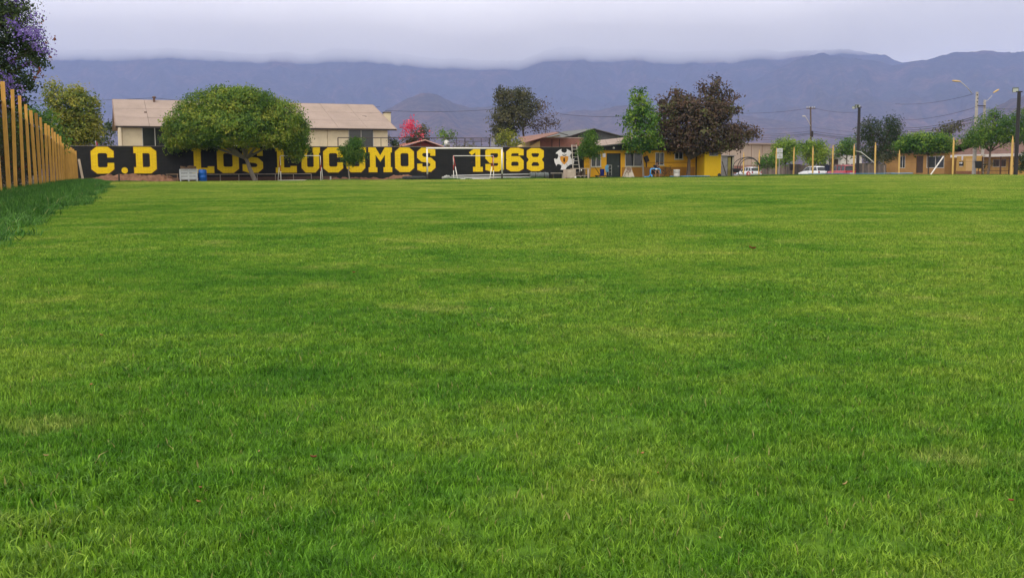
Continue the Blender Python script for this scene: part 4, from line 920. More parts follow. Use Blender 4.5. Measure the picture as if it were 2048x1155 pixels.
def zof(px, py, v=0): return PV(px, py, v).z
wins = [(1182, 1202, 308, 333.5), (1250, 1285, 305.5, 333), (1310.5, 1328, 305, 330.5), (1349, 1366, 304, 318.5)]
holes = [(uof(a), uof(b), zof(a, d), zof(a, c)) for a, b, c, d in wins] + [(uof(1213), uof(1241), -.05, zof(1227, 306.5))]
hole_wall(ch, 'front_wall', cu0, cu1, -.1, zt, holes, 0, .16, clubyel)
ch.part('side_wall', MB().uvbox(cu0, cu0 + .15, .16, 6, -.1, zt), clubyel); ch.part('side_wall', MB().uvbox(cu1 - .15, cu1, .16, 6, -.1, zt), clubyel)
ch.part('rear_wall', MB().uvbox(cu0, cu1, 6, 6.15, -.1, zt), clubyel); ch.part('floor_slab', MB().uvbox(cu0 + .15, cu1 - .15, .16, 6, -.1, .06), pv_m)
for (a, b, c, d) in holes[:4]:
    mb = MB(); mb.uvbox(a, b, .07, .085, c, d); wn = ch.part('window', mb, glass)
    fm = MB(); t = .05
    fm.uvbox(a, a + t, -.01, .06, c, d); fm.uvbox(b - t, b, -.01, .06, c, d); fm.uvbox(a + t, b - t, -.01, .06, d - t, d); fm.uvbox(a + t, b - t, -.01, .06, c, c + t)
    fm.uvbox((a + b) / 2 - .03, (a + b) / 2 + .03, -.008, .058, c + t, d - t)
    ch.part('window_frame', fm, alu, parent=wn)
    ch.part('sill', MB().uvbox(a - .06, b + .06, -.07, -.012, c - .07, c - .002), mat('pale_sill', (.42, .36, .2), .8, .15), parent=wn)
a, b, c, d = holes[4]
dr = ch.part('door', MB().uvbox(a + .05, b - .05, .05, .09, 0.0, d - .05), mat('black_green_door', (.018, .026, .02), .5, .3))
dfm = MB(); dfm.uvbox(a, a + .05, -.012, .1, 0, d); dfm.uvbox(b - .05, b, -.012, .1, 0, d); dfm.uvbox(a + .05, b - .05, -.012, .1, d - .05, d); ch.part('door_frame', dfm, clubblk, parent=dr)
ch.part('door_handle', MB().box(UV(b - .2, .03, 1.0), .12, .03, .03, WU, WV), alu, parent=dr)
ch.part('door_step', MB().uvbox(a - .3, b + .8, -.9, -.0125, -.05, .09), mat('brown_step', (.16, .10, .07), .9, .3))
for (a, b) in ((holes[0][1] - 1.0, holes[0][1] + .6),): pass
for (ua, ub) in ((uof(1243), uof(1309)), (uof(1309), uof(1390))): ch.part('painted_dado', MB().uvbox(ua + .02, ub - .02, -.006, -.001, -.02, zof(1300, 334)), brownband)
# fascia with sloping top and tan roof
f0, f1, f2 = PV(1168, 299, -.25), PV(1446, 300, -.25), PV(1247, 272, -.25)
zl = zof(1192, 293, -.5); zm = zof(1330, 277, -.5)
fa = [UV(cu0, -.25, zt + .004), UV(cu1 + .2, -.25, zt + .004), UV(cu1 + .2, -.25, zt + .55), UV(uof(1330), -.25, zm - .05), UV(uof(1192), -.25, zl - .05), UV(cu0, -.25, zt + .12)]
ch.part('fascia', MB().poly(fa, WV * .2), clubblk)
r0_, r1_ = UV(uof(1191, -.5), -.5, zl), UV(uof(1330, -.5), -.5, zm); bk_r = WV * 3.2 + WU * 1.2 + Vector((0, 0, .52))
sheets(ch, 'roof_sheet', r0_, r1_, r1_ + bk_r, r0_ + bk_r, 3, 6, tanroof)
r2_ = UV(cu1 + .4, -.5, zt + .6)
sheets(ch, 'roof_sheet', r1_ + WU * .01, r2_, r2_ + bk_r, r1_ + bk_r + WU * .01, 3, 4, tanroof)
ch.part('flat_roof', MB().uvbox(cu0, cu1, .17, 6.14, zt + .003, zt + .1), clubblk)
ch.part('bulkhead_lamp', MB().lathe(PV(1227, 296, -.25) - WV * .02, [(.09, 0), (.09, .05), (.05, .1), (.01, .12)], 12, -WV), mat('frosted_lamp', (.6, .58, .5), .4, .05), smooth=True)
ch.part('notice', MB().box(PV(1208, 310.5, 0) - WV * .012, .28, .012, .34, WU, WV), mat('white_notice', (.62, .6, .68), .7, .12, 9))
ch.part('wall_rail', MB().tube([UV(uof(1290), -.08, zof(1320, 325)), UV(uof(1388), -.08, zof(1320, 325))], .02, 6), brownband)
lp = MB(); q = PV(1293, 318, -.12); lp.box(q, .34, .2, .5, WU + Vector((0, 0, .4)), WV, Vector((-.4 * WU.x, 0, 1))); lp.box(q - Vector((0, 0, .45)), .06, .1, .5, WU, WV); ch.part('meter_box', lp, dark_trim)
# bright yellow projecting block at the end
eu0, eu1 = uof(1409, -1.4), uof(1442, -1.4)
eb = Thing('yellow_annex', 'bright yellow block with high slot window at the end of the clubhouse', 'building', UV(eu0, -1.4, .0))
ez = zof(1425, 301.5, -1.4); ew = (uof(1418.5, -1.4), uof(1436, -1.4), zof(1427, 312, -1.4), zof(1427, 303.5, -1.4))
brightyel = mat('bright_yellow', (.80, .50, .008), .7, .06, 1.5, bump=.1)
hole_wall(eb, 'front_wall', eu0, eu1, -.1, ez, [ew], -1.4, -1.25, brightyel)
eb.part('side_wall', MB().uvbox(eu0, eu0 + .12, -1.25, 4, -.1, ez), brightyel); eb.part('side_wall', MB().uvbox(eu1 - .12, eu1, -1.25, 4, -.1, ez), brightyel); eb.part('rear_wall', MB().uvbox(eu0, eu1, 4, 4.12, -.1, ez), brightyel)
eb.part('roof', MB().uvbox(eu0 - .15, eu1 + .1, -1.55, 4.2, ez + .003, ez + .06), dark_trim)
a, b, c, d = ew; wn = eb.part('window', MB().uvbox(a, b, -1.34, -1.325, c, d), glass); fm = MB(); fm.uvbox(a, a + .04, -1.41, -1.35, c, d); fm.uvbox(b - .04, b, -1.41, -1.35, c, d); fm.uvbox((a + b) / 2 - .02, (a + b) / 2 + .02, -1.41, -1.35, c, d); fm.uvbox(a + .04, b - .04, -1.408, -1.35, c, c + .04); eb.part('window_frame', fm, alu, parent=wn)
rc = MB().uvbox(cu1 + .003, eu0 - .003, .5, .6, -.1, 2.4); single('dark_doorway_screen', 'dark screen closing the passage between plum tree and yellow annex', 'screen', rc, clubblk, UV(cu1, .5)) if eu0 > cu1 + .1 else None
ch.part('side_door', MB().uvbox(uof(1391), cu1 - .02, -.012, -.002, 0.0, zof(1400, 305)), MATS['black_green_door'])

# ================================================================== GOALS AND THINGS ALONG THE FAR TOUCHLINE
white_m = mat('white_goal_paint', (.74, .70, .66), .5, .08, 5, c2=(.45, .36, .28), spots=(.66, .75), bump=.1)
red_m = mat('red_goal_paint', (.42, .06, .05), .6, .15, 5)
vg = -3.0
gl = Thing('football_goal', 'full size white football goal standing before the 1968', 'goal', GV(uof(856, vg), vg))
gu0, gu1 = uof(854.5, vg), uof(1004, vg); gt = 2.44
for u in (gu0, gu1):
    pt = gl.part('goalpost', MB().tube([GV(u, vg, .42), GV(u, vg, gt - .05)], .062, 10), white_m, smooth=True)
    gl.part('post_foot', MB().tube([GV(u, vg, -.15), GV(u, vg, .42)], .064, 10), dark_trim, parent=pt, smooth=True)
gl.part('crossbar', MB().tube([GV(gu0 - .06, vg, gt), GV(gu1 + .06, vg, gt)], .062, 10), white_m, smooth=True)
gl.part('net_bracket', MB().tube([GV(gu1 + .12, vg, .75), GV(gu1 + .15, vg, gt - .3)], .035, 6), yel)
def small_goal(label, pa, pb, vf, vb, zt_, xs_b):
    ua, ub = uof(pa, vf), uof(pb, vf); a_, b_ = uof(xs_b[0], vb), uof(xs_b[1], vb)
    T = Thing('training_goal', label, 'goal', GV(ua, vf), 'red and white training goals')
    T.part('crossbar', MB().tube([GV(ua, vf, zt_), GV(ub, vf, zt_)], .028, 8), white_m, smooth=True)
    for u, ur in ((ua, a_), (ub, b_)):
        for (z0, z1, mm) in ((-.08, zt_ * .38, white_m), (zt_ * .38, zt_ * .62, red_m), (zt_ * .62, zt_ - .02, white_m)):
            T.part('post', MB().tube([GV(u, vf, z0), GV(u, vf, z1)], .03, 8), mm, smooth=True)
        p0 = GV(u, vf, zt_); p1 = GV(ur, vb, -.05)
        for (q0, q1, mm) in ((0, .45, red_m), (.45, 1, white_m)): T.part('back_stay', MB().tube([lerp(p0, p1, q0), lerp(p0, p1, q1)], .032, 8), mm, smooth=True)
    T.part('ground_bar', MB().tube([GV(a_, vb, .03), GV(b_, vb, .03)], .03, 8), white_m, smooth=True)
    return T
small_goal('training goal standing under the right side of the dome tree', 561, 641, -2.9, -2.3, 1.86, (555, 645))
small_goal('training goal standing inside the full size goal', 907, 987, -2.2, -2.7, 1.86, (915, 979))
lr = Thing('low_pipe_rail', 'long low rusty pipe rail at the foot of the wall behind the dome tree', 'rail', GV(uof(402, -1.2), -1.2))
ua, ub = uof(402, -1.2), uof(622, -1.2); lr.part('bar', MB().tube([GV(ua, -1.2, .5), GV(ub, -1.2, .5), GV(ub + .02, -1.2, .42)], .03, 7), mat('rusty_galvanised', (.27, .22, .18), .6, .25))
for q in np.linspace(0, 1, 7): lr.part('leg', MB().tube([GV(lerp(ua, ub, q), -1.2, -.05), GV(lerp(ua, ub, q), -1.2, .48)], .03, 6), MATS['rusty_galvanised'])
# plastic crate bin
cb = Thing('crate_bin', 'grey white plastic harvest bin beside the blue drum', 'crate', GV(uof(377, -2.4), -2.4))
ua, ub = uof(359, -2.4), uof(394.5, -2.4); binm = mat('pale_grey_plastic', (.42, .43, .46), .55, .12, 4)
for (v0, v1) in ((-2.4, -2.35), (-1.45, -1.4)):
    for k in range(3):
        for h in range(2):
            w_ = (ub - ua); a = ua + w_ * (.02 + .49 * h); cb.part('panel', MB().uvbox(a, a + w_ * .47, v0, v1, .16 + .23 * k, .16 + .23 * k + .19), binm)
for (x0, x1) in ((ua, ua + .05), (ub - .05, ub)): cb.part('end_panel', MB().uvbox(x0, x1, -2.345, -1.455, .14, .84), binm)
fr_ = MB()
for u in (ua + .001, (ua + ub) / 2 - .04, ub - .081):
    for v in (-2.43, -1.40): fr_.uvbox(u, u + .08, v, v + .03, 0, .88)
cb.part('corner_post', fr_, binm); cb.part('rim', MB().uvbox(ua - .02, ub + .02, -2.46, -2.404, .84, .9), binm); cb.part('floor', MB().uvbox(ua + .05, ub - .05, -2.34, -1.46, .1, .14), binm)
mb = MB()
for k in range(9): mb.box(UV(ua + .3 + random.random() * .9, -1.9, .86 + random.random() * .1), .5, .3, .05, (random.gauss(0, 1), random.gauss(0, 1), .1), (0, 0, 1))
o = cb.part('rubbish', mb, mat('brown_rubbish', (.25, .16, .09), .9, .3)); o['kind'] = 'stuff'
dm = Thing('blue_drum', 'blue plastic drum at the foot of the wall', 'drum', GV(uof(404.5, -2.0), -2.0))
c = GV(uof(404.5, -2.0), -2.0); bluem = mat('blue_plastic', (.012, .11, .45), .4, .12, 3)
dm.part('body', MB().lathe(c, [(.27, 0), (.30, .02), (.30, .28), (.32, .3), (.30, .33), (.30, .58), (.32, .6), (.30, .63), (.29, .82), (.25, .86), (.24, .87)], 20), bluem, smooth=True)
dm.part('bung', MB().lathe(c + Vector((.1, 0, .87)), [(.04, 0), (.04, .025)], 10), dark_trim)
mb = MB(); mb.tube([P(396, 357.5, 80.3), P(413.5, 364.5, 80.6)], .03, 7); single('white_pipe', 'short white pipe leaning against the blue drum', 'pipe', mb, white_m, P(413.5, 364.5, 80.6))
tb = Thing('low_bench', 'low wooden bench between the soil heap and the plastic bin', 'bench', GV(uof(345, -2.0), -2.0)); wdm = mat('old_timber', (.20, .13, .085), .85, .3, 3, stretch=(1, 1, 3))
ua, ub = uof(331, -2.0), uof(356, -2.0); tb.part('seat', MB().uvbox(ua, ub, -2.2, -1.8, .5, .56), wdm)
for u in (ua + .05, ub - .1):
    for v in (-2.18, -1.86): tb.part('leg', MB().uvbox(u, u + .05, v, v + .05, -.02, .5), wdm)
tb.part('stretcher', MB().uvbox(ua + .1, ub - .1, -2.17, -2.13, .14, .19), wdm)
# soil heaps
soilred = mat('reddish_soil', (.17, .085, .05), .95, .35, 3.0, bump=.9, bscale=5)
def heap(label, u0, u1, v0, v1, h, seed, name='soil_heap'):
    nu, nvv = 46, 14; vs_, fs = [], []
    for i in range(nu):
        for j in range(nvv):
            a, b = i / (nu - 1), j / (nvv - 1); u = u0 + (u1 - u0) * a; v = v0 + (v1 - v0) * b
            e = min(1, 4.0 * a, 4.0 * (1 - a)) * min(1, 2.5 * b, 2.5 * (1 - b) + .3)
            z = h * max(0, e) * (.35 + 1.1 * float(fbm(u * 1.2 + seed, v * 1.2, 3, seed))) + .22 * (float(vnoise(u * 5, v * 5, seed)) - .4) * (e > 0)
            vs_.append(GV(u, v, z - .03))
    for i in range(nu - 1):
        for j in range(nvv - 1): a = i * nvv + j; fs.append((a, a + nvv, a + nvv + 1, a + 1))
    m_ = MB().add(vs_, fs); return single(name, label, 'soil', m_, soilred, GV((u0 + u1) / 2, v0))
heap('long bank of red brown soil under the C.D lettering', .6, 8.2, -2.3, -.05, .52, 4)
heap('taller heap of loose red soil beside the low bench', 3.9, 7.4, -2.7, -1.0, .62, 9)
heap('low heap of pale soil behind the tyre under the letter O', uof(772, -1.6), uof(835, -1.6), -2.4, -.3, .36, 13)
heap('thin strip of soil along the wall foot below the letters MO', uof(648, -1.0), uof(775, -1.0), -1.6, -.05, .18, 17)
single('short_stake', 'short dark stake standing in the soil under the C', 'stake', MB().tube([GV(uof(237, -2.4), -2.4, -.1), GV(uof(237, -2.4), -2.4, .62)], .06, 8), dark_trim, GV(uof(237, -2.4), -2.4))
single('white_stump', 'short pale stump at the wall foot left of the young tree', 'stump', MB().tube([GV(uof(660.5, -1.5), -1.5, -.1), GV(uof(660.5, -1.5), -1.5, .25), GV(uof(660.5, -1.5), -1.5, .3)], [.06, .06, .05], 9), mat('pale_stump', (.5, .47, .42), .9, .15), GV(uof(660.5, -1.5), -1.5))
# tyre lying flat
c = GV(uof(828, -2.7), -2.7); ty = Thing('tractor_tyre', 'black tractor tyre lying flat on soil left of the goal', 'tyre', c)
prof = [(.62 + .0, .04), (.80, .0), (.90, .06), (.92, .15), (.90, .24), (.80, .30), (.62, .26), (.58, .22), (.70, .2), (.72, .1), (.58, .08), (.62, .04)]
mb = MB(); n = 32; vs_ = [c + Vector((math.cos(2 * math.pi * k / n) * r, math.sin(2 * math.pi * k / n) * r, h - .02)) for r, h in prof for k in range(n)]
fs = [(i * n + k, i * n + (k + 1) % n, (i + 1) * n + (k + 1) % n, (i + 1) * n + k) for i in range(len(prof) - 1) for k in range(n)]; mb.add(vs_, fs)
rub = mat('old_rubber', (.035, .036, .038), .8, .3, 5); ty.part('carcass', mb, rub, smooth=True)
for k in range(20):
    an = 2 * math.pi * k / 20; d = Vector((math.cos(an), math.sin(an), 0)); ty.part('tread_lug', MB().box(c + d * .925 + Vector((0, 0, .13)), .03, .09, .2, d, Vector((-d.y, d.x, .3))), rub)
# pipes lying along the wall
galv = mat('grey_pipe', (.38, .38, .37), .5, .15, 2, metal=.2)
for k, (xa, xb, v, z, lab) in enumerate(((888, 1062, -1.7, .10, 'lowest long grey pipe lying along the wall behind the goal'), (893, 1060, -1.35, .12, 'long grey pipe lying behind the lowest pipe'), (903, 1066, -1.5, .28, 'long grey pipe resting on top of the two lower pipes'))):
    a, b = GV(uof(xa, v), v, z), GV(uof(xb, v), v, z + (.1 if k == 2 else 0)); single('long_pipe', lab, 'pipe', MB().tube([a, b], .075 if k < 2 else .06, 10), galv, a, 'pipes lying along the wall', smooth=True)
mb = MB()
for k in range(6): q = GV(uof(886 + k * 2.4, -1.6), -1.8 + random.random() * .5, .1 + random.random() * .15); mb.lathe(q, [(.05, -.1), (.1, -.08), (.1, .08), (.05, .1)], 9, (random.gauss(0, .3), -1, random.gauss(0, .3)))
o = single('pipe_couplings', 'small heap of metal couplings at the left end of the long pipes', 'fittings', mb, galv, GV(uof(890, -1.6), -1.6)); o['kind'] = 'stuff'
c0, c1 = GV(uof(1060, -1.6), -1.6, .27), GV(uof(1096, -1.6), -1.6, .27); d = (c1 - c0).normalized(); nr = Thing('rolled_netting', 'grey green roll of netting lying against the wall', 'roll', c0 - Vector((0, 0, .27)))
mb = MB(); L = (c1 - c0).length; mb.lathe(c0, [(.05, 0)] + [(.25 + .03 * math.sin(k * 2.1) + random.uniform(-.015, .015), L * k / 12) for k in range(13)] + [(.05, L)], 16, d); nr.part('roll', mb, mat('grey_green_mesh', (.11, .125, .12), .85, .35, 8, bump=.8), smooth=True)
for q in (.25, .75): nr.part('tie', MB().lathe(lerp(c0, c1, q), [(.27, -.02), (.285, 0), (.27, .02)], 16, d), dark_trim)
pb_ = Thing('plank_bench', 'thin plank bench under the football emblem', 'bench', GV(uof(1102, -1.5), -1.5)); ua, ub = uof(1102, -1.5), uof(1131, -1.5)
pb_.part('plank', MB().uvbox(ua, ub, -1.7, -1.4, .42, .47), mat('grey_plank', (.40, .36, .32), .85, .15)); pb_.part('support', MB().uvbox(ub - .3, ub - .1, -1.69, -1.42, -.02, .42), mat('pale_block', (.48, .46, .42), .9, .15)); pb_.part('support', MB().uvbox(ua + .1, ua + .2, -1.69, -1.42, -.02, .42), dark_trim)
# ladder
ld = Thing('ladder', 'wooden ladder leaning against the wall beside the football emblem', 'ladder', GV(uof(1150, -1.0), -1.0)); lm = mat('grey_ladder_wood', (.40, .37, .33), .8, .15)
la0, la1 = PV(1147, 356, -.9), PV(1143.5, 289.5, -.06); lb0, lb1 = PV(1161.5, 356, -.9), PV(1153, 289.5, -.06)
la0.z = lb0.z = 0
for a, b in ((la0, la1), (lb0, lb1)): ld.part('rail', MB().box(lerp(a, b, .5), .06, .08, (b - a).length, WU, WV, b - a), lm)
for k in range(9):
    q = .06 + k * .115; a, b = lerp(la0, la1, q), lerp(lb0, lb1, q); ld.part('rung', MB().box(lerp(a, b, .5) - WV * .02, (b - a).length - .05, .05, .055, b - a, WV), lm)
# work table with junk
tt = Thing('work_table', 'rough wooden table with side panel in front of the ladder', 'table', GV(uof(1153, -2.2), -2.2)); tw = mat('bleached_timber', (.42, .34, .28), .85, .22, 3)
ua, ub = uof(1131, -2.2), uof(1176, -2.2); zt_ = zof(1150, 336.5, -2.2)
for k in range(4): tt.part('top_plank', MB().uvbox(ua + .6, ub, -2.6 + .22 * k, -2.39 + .22 * k, zt_ - .05 + .006 * (k % 2), zt_ + .006 * (k % 2)), tw)
tt.part('side_panel', MB().uvbox(ua, ua + .62, -2.66, -2.62, .05, zt_ - .08), tw); tt.part('side_panel', MB().uvbox(ua, ua + .62, -1.76, -1.72, .05, zt_ - .08), tw)
for u in (ua + .62, ub - .2):
    for v in (-2.6, -1.83): tt.part('leg', MB().uvbox(u, u + .13, v, v + .09, -.02, zt_ - .06), tw)
tt.part('shelf', MB().uvbox(ua + .76, ub - .21, -2.55, -1.85, .2, .24), tw)
mb = MB()
for k in range(14): q = UV(random.uniform(ua + .8, ub - .4), random.uniform(-2.5, -1.9), .24 + random.uniform(.05, .3)); mb.box(q, random.uniform(.1, .35), random.uniform(.08, .2), random.uniform(.06, .2), (random.gauss(0, 1), random.gauss(0, 1), random.gauss(0, .4)), (0, 0, 1))
o = tt.part('junk', mb, mat('mixed_junk', (.16, .12, .09), .85, .5, 4)); o['kind'] = 'stuff'
mb = MB(); q = zz_(PV(1163, 340, -2.65), 0); mb.lathe(PV(1163, 340.5, -2.7), [(.01, -.06), (.05, -.04), (.06, 0), (.05, .04), (.01, .06)], 10); tt.part('white_knob', mb, white_m, smooth=True)
single('white_ball', 'small white ball lying on the grass before the work table', 'ball', MB().lathe(GV(uof(1151, -2.9), -2.9, .08), [(.01, -.08), (.05, -.065), (.075, -.03), (.08, 0), (.075, .03), (.05, .065), (.01, .08)], 12), mat('ball_white', (.7, .68, .64), .6, .1), GV(uof(1151, -2.9), -2.9), smooth=True)
# hand cart
ct = Thing('hand_cart', 'dark flat hand cart loaded with a blue bin beside the clubhouse door', 'cart', GV(uof(1208, -1.6), -1.6)); ua, ub = uof(1193, -1.6), uof(1222, -1.6)
ct.part('platform', MB().uvbox(ua, ub, -1.95, -1.25, .16, .24), mat('cart_dark', (.03, .03, .032), .6, .3))
for u in (ua + .15, ub - .15):
    for v in (-1.9, -1.3):
        wq = ct.part('wheel', MB().lathe(UV(u, v, .09), [(.03, -.03), (.09, -.03), (.1, 0), (.09, .03), (.03, .03)], 14, WV), rub); 
        ct.part('hub', MB().lathe(UV(u, v, .09), [(.03, -.035), (.03, .035)], 8, WV), alu, parent=wq)
hd = MB(); 
for v in (-1.9, -1.3): hd.tube([UV(ub - .08, v, .24), UV(ub - .08, v, 1.08)], .022, 6)
for z in (1.08, .8, .5): hd.tube([UV(ub - .08, -1.9, z), UV(ub - .08, -1.3, z)], .02, 6); 
hd.tube([UV(ub - .55, -1.9, 1.08), UV(ub - .08, -1.9, 1.08)], .02, 6); hd.tube([UV(ub - .55, -1.9, .24), UV(ub - .55, -1.9, 1.08)], .02, 6)
ct.part('handle_frame', hd, mat('cart_grey', (.25, .25, .24), .6, .2))
mb = MB(); mb.lathe(UV(ua + .52, -1.6, .24), [(.15, 0), (.17, .02), (.19, .5), (.2, .52), (.17, .53)], 14)
single('blue_bin', 'dark blue bin standing on the hand cart', 'bin', mb, mat('navy_plastic', (.02, .03, .22), .5, .15), UV(ua + .52, -1.6, .24), smooth=True)
mb = MB(); vs_ = []; q0 = UV(ua + .82, -1.93, 1.15)
for i in range(7):
    for j in range(9): vs_.append(UV(ua + .62 + .05 * i + .03 * math.sin(j) + .04 * (8 - j) / 8, -1.94 - .03 * math.sin(i * 1.9 + j * .4), .5 + .08 * j * (1 - .05 * abs(i - 4))))
mb.add(vs_, [(i * 9 + j, (i + 1) * 9 + j, (i + 1) * 9 + j + 1, i * 9 + j + 1) for i in range(6) for j in range(8)])
cl = single('blue_cloth', 'pale blue cloth hanging on the hand cart frame', 'cloth', mb, mat('pale_blue_cloth', (.10, .25, .40), .85, .2), UV(ua + .8, -1.94, .5), smooth=True); sol = cl.modifiers.new('thick', 'SOLIDIFY'); sol.thickness = .012
# broom/plank against the wall
single('dark_plank', 'dark plank leaning against the clubhouse beside the first window', 'plank', MB().box(lerp(PV(1191, 336, -.3), PV(1199.5, 349, -.9), .5), .1, .05, 1.0, WU.cross(Vector((0, 0, 1))), WV, PV(1191, 336, -.3) - PV(1199.5, 349, -.9)), dark_trim, GV(uof(1199, -.9), -.9))
# concrete pedestal
ua, ub = uof(1252, -1.8), uof(1270.5, -1.8); uc = (ua + ub) / 2; zt_ = zof(1261, 334, -1.8); mb = MB(); hw, tw_ = (ub - ua) / 2, (ub - ua) * .2
mb.hexa([UV(uc - hw, -1.8, -.03), UV(uc + hw, -1.8, -.03), UV(uc + hw, -1.8 + 2 * hw, -.03), UV(uc - hw, -1.8 + 2 * hw, -.03)], [UV(uc - tw_, -1.8 + hw - tw_, zt_), UV(uc + tw_, -1.8 + hw - tw_, zt_), UV(uc + tw_, -1.8 + hw + tw_, zt_), UV(uc - tw_, -1.8 + hw + tw_, zt_)])
single('stone_pedestal', 'tapered mottled stone pedestal below the wide clubhouse window', 'pedestal', mb, mat('mottled_stone', (.42, .37, .30), .9, .12, 4, c2=(.16, .11, .08), spots=(.5, .56), bump=.7, bscale=6), UV(uc, -1.8), bevel=.03)
# blue pipe frame
bf = Thing('blue_pipe_frame', 'bright blue bent pipe frame with foot before the clubhouse', 'frame', GV(uof(1302, -2.0), -2.0)); skb = mat('sky_blue_paint', (.06, .32, .72), .45, .1)
A = lambda x, y, v=-2.0: PV(x, y, v)
bf.part('arch', MB().tube([A(1300.5, 351), A(1301, 339), A(1303, 337.3), A(1318, 337.8), A(1320.5, 339.5), A(1321, 347)], .055, 8), skb, smooth=True)
bf.part('foot', MB().tube([A(1288.5, 353.8, -2.1), A(1297, 353.6, -2.1), A(1300, 351, -2.0)], .05, 8), skb, smooth=True); bf.part('foot', MB().tube([A(1300, 350, -2.0), A(1303.5, 350, -2.25), A(1304, 356, -2.4)], .045, 8), skb, smooth=True)
bf.part('rear_leg', MB().tube([A(1321, 347), A(1321.4, 354.5, -1.9)], .05, 8), mat('bare_brown_pipe', (.25, .12, .07), .7, .2), smooth=True)
bf.part('clamp', MB().box(A(1312.5, 338.2, -2.06), .14, .08, .1, WU, WV), white_m)
# white bucket
c = GV(uof(1353.5, -2.2), -2.2); bk_ = Thing('white_barrel', 'white plastic barrel under the plum tree', 'barrel', c)
bk_.part('body', MB().lathe(c, [(.22, 0), (.25, .02), (.27, .3), (.26, .34), (.27, .38), (.28, .62), (.29, .64), (.29, .68), (.25, .69)], 18), mat('dirty_white_plastic', (.58, .55, .52), .55, .15, 3), smooth=True)
hm = MB(); hm.tube([c + Vector((-.29, 0, .6)), c + Vector((-.2, -.24, .45)), c + Vector((0, -.31, .4)), c + Vector((.2, -.24, .45)), c + Vector((.29, 0, .6))], .01, 5); bk_.part('handle', hm, dark_trim)
# bicycle leaning on the clubhouse wall
bc = Thing('bicycle', 'dark bicycle leaning against the clubhouse dado right of the seated person', 'bicycle', GV(uof(1332, -.35), -.35)); vb = -.3; ub0 = uof(1324, vb); bm = mat('bike_black', (.03, .025, .025), .5, .2)
for u in (ub0, ub0 + 1.0):
    mb = MB(); n = 24; vs_ = []
    ring = [UV(u + .31 * math.cos(2 * math.pi * k / n), vb, .36 + .31 * math.sin(2 * math.pi * k / n)) for k in range(n + 1)]; mb.tube(ring, .02, 6, cap=False); wq = bc.part('wheel', mb, rub)
    sp_ = MB()
    for k in range(8): an = math.pi * 2 * k / 8; sp_.tube([UV(u, vb, .36), UV(u + .3 * math.cos(an), vb, .36 + .3 * math.sin(an))], .004, 3)
    bc.part('spokes', sp_, alu, parent=wq)
fmb = MB(); pts_ = dict(r=(ub0, .36), b=(ub0 + .42, .34), s=(ub0 + .32, .82), h=(ub0 + .82, .84), f=(ub0 + 1.0, .36))
for a, b in ('rb', 'rs', 'bs', 'sh', 'bh', 'hf'): fmb.tube([UV(pts_[a][0], vb, pts_[a][1]), UV(pts_[b][0], vb, pts_[b][1])], .017, 6)
bc.part('frame', fmb, bm); bc.part('saddle', MB().box(UV(ub0 + .28, vb, .9), .24, .13, .06, WU, WV), bm); hbm = MB(); hbm.tube([UV(ub0 + .82, vb, .84), UV(ub0 + .8, vb, 1.0)], .015, 6); hbm.tube([UV(ub0 + .8, vb - .27, 1.02), UV(ub0 + .82, vb, 1.0), UV(ub0 + .8, vb + .25, 1.02)], .014, 6); bc.part('handlebar', hbm, bm)

# ------------------------------------------------ person sitting bent forward by the blue frame
def skin_body(name, joints, edges, radii, material, loc, parent, root=0, sub=2):
    me = bpy.data.meshes.new(name); me.from_pydata([Vector(j) - loc for j in joints], edges, []); me.materials.append(material)
    o = bpy.data.objects.new(name, me); col.objects.link(o); o.parent = parent
    sk = o.modifiers.new('skin', 'SKIN'); sk.use_smooth_shade = True; sd3 = o.modifiers.new('sub', 'SUBSURF'); sd3.levels = sub; sd3.render_levels = sub
    for v, r in zip(me.skin_vertices[0].data, radii): v.radius = (r, r) if not isinstance(r, tuple) else r
    for i, v in enumerate(me.skin_vertices[0].data): v.use_root = (i == root)
    return o
pb = GV(uof(1311, -1.1), -1.1)
def B(u, v, z): return pb + WU * u + WV * v + Vector((0, 0, z))
per = Thing('person', 'person in dark clothes sitting bent forward behind the blue pipe frame', 'person', pb)
skin_m = mat('skin', (.36, .20, .13), .6, .1); dark_cl = mat('dark_clothing', (.018, .02, .026), .9, .2)
J = [B(0, .15, .50), B(.02, .10, .68), B(.03, -.02, .90), B(.03, -.10, 1.06), B(.03, -.16, 1.14), B(.03, -.22, 1.22), B(.03, -.24, 1.31),      # 0-6 pelvis..head
     B(-.17, -.06, 1.02), B(-.26, -.16, .80), B(-.14, -.36, .66), B(.23, -.06, 1.02), B(.32, -.16, .80), B(.20, -.36, .66),                       # arms 7-12
     B(-.10, .10, .48), B(-.15, -.34, .52), B(-.14, -.34, .10), B(-.14, -.46, .05), B(.14, .10, .48), B(.20, -.34, .52), B(.22, -.32, .10), B(.22, -.44, .05)]
E = [(0, 1), (1, 2), (2, 3), (3, 4), (4, 5), (5, 6), (2, 7), (7, 8), (8, 9), (2, 10), (10, 11), (11, 12), (0, 13), (13, 14), (14, 15), (15, 16), (0, 17), (17, 18), (18, 19), (19, 20)]
Rd = [.15, .16, .17, .12, .055, .085, .075, .07, .05, .032, .07, .05, .032, .10, .065, .038, .035, .10, .065, .038, .035]
body = skin_body('body', J, E, Rd, skin_m, pb, per.o)
skin_body('shirt', J[:4] + [J[7], lerp(J[7], J[8], .7), J[10], lerp(J[10], J[11], .7)], [(0, 1), (1, 2), (2, 3), (2, 4), (4, 5), (2, 6), (6, 7)], [.17, .18, .19, .11, .085, .068, .085, .068], dark_cl, pb, per.o)
skin_body('shorts', [J[0], J[13], lerp(J[13], J[14], .85), J[17], lerp(J[17], J[18], .85)], [(0, 1), (1, 2), (0, 3), (3, 4)], [.17, .12, .09, .12, .09], dark_cl, pb, per.o)
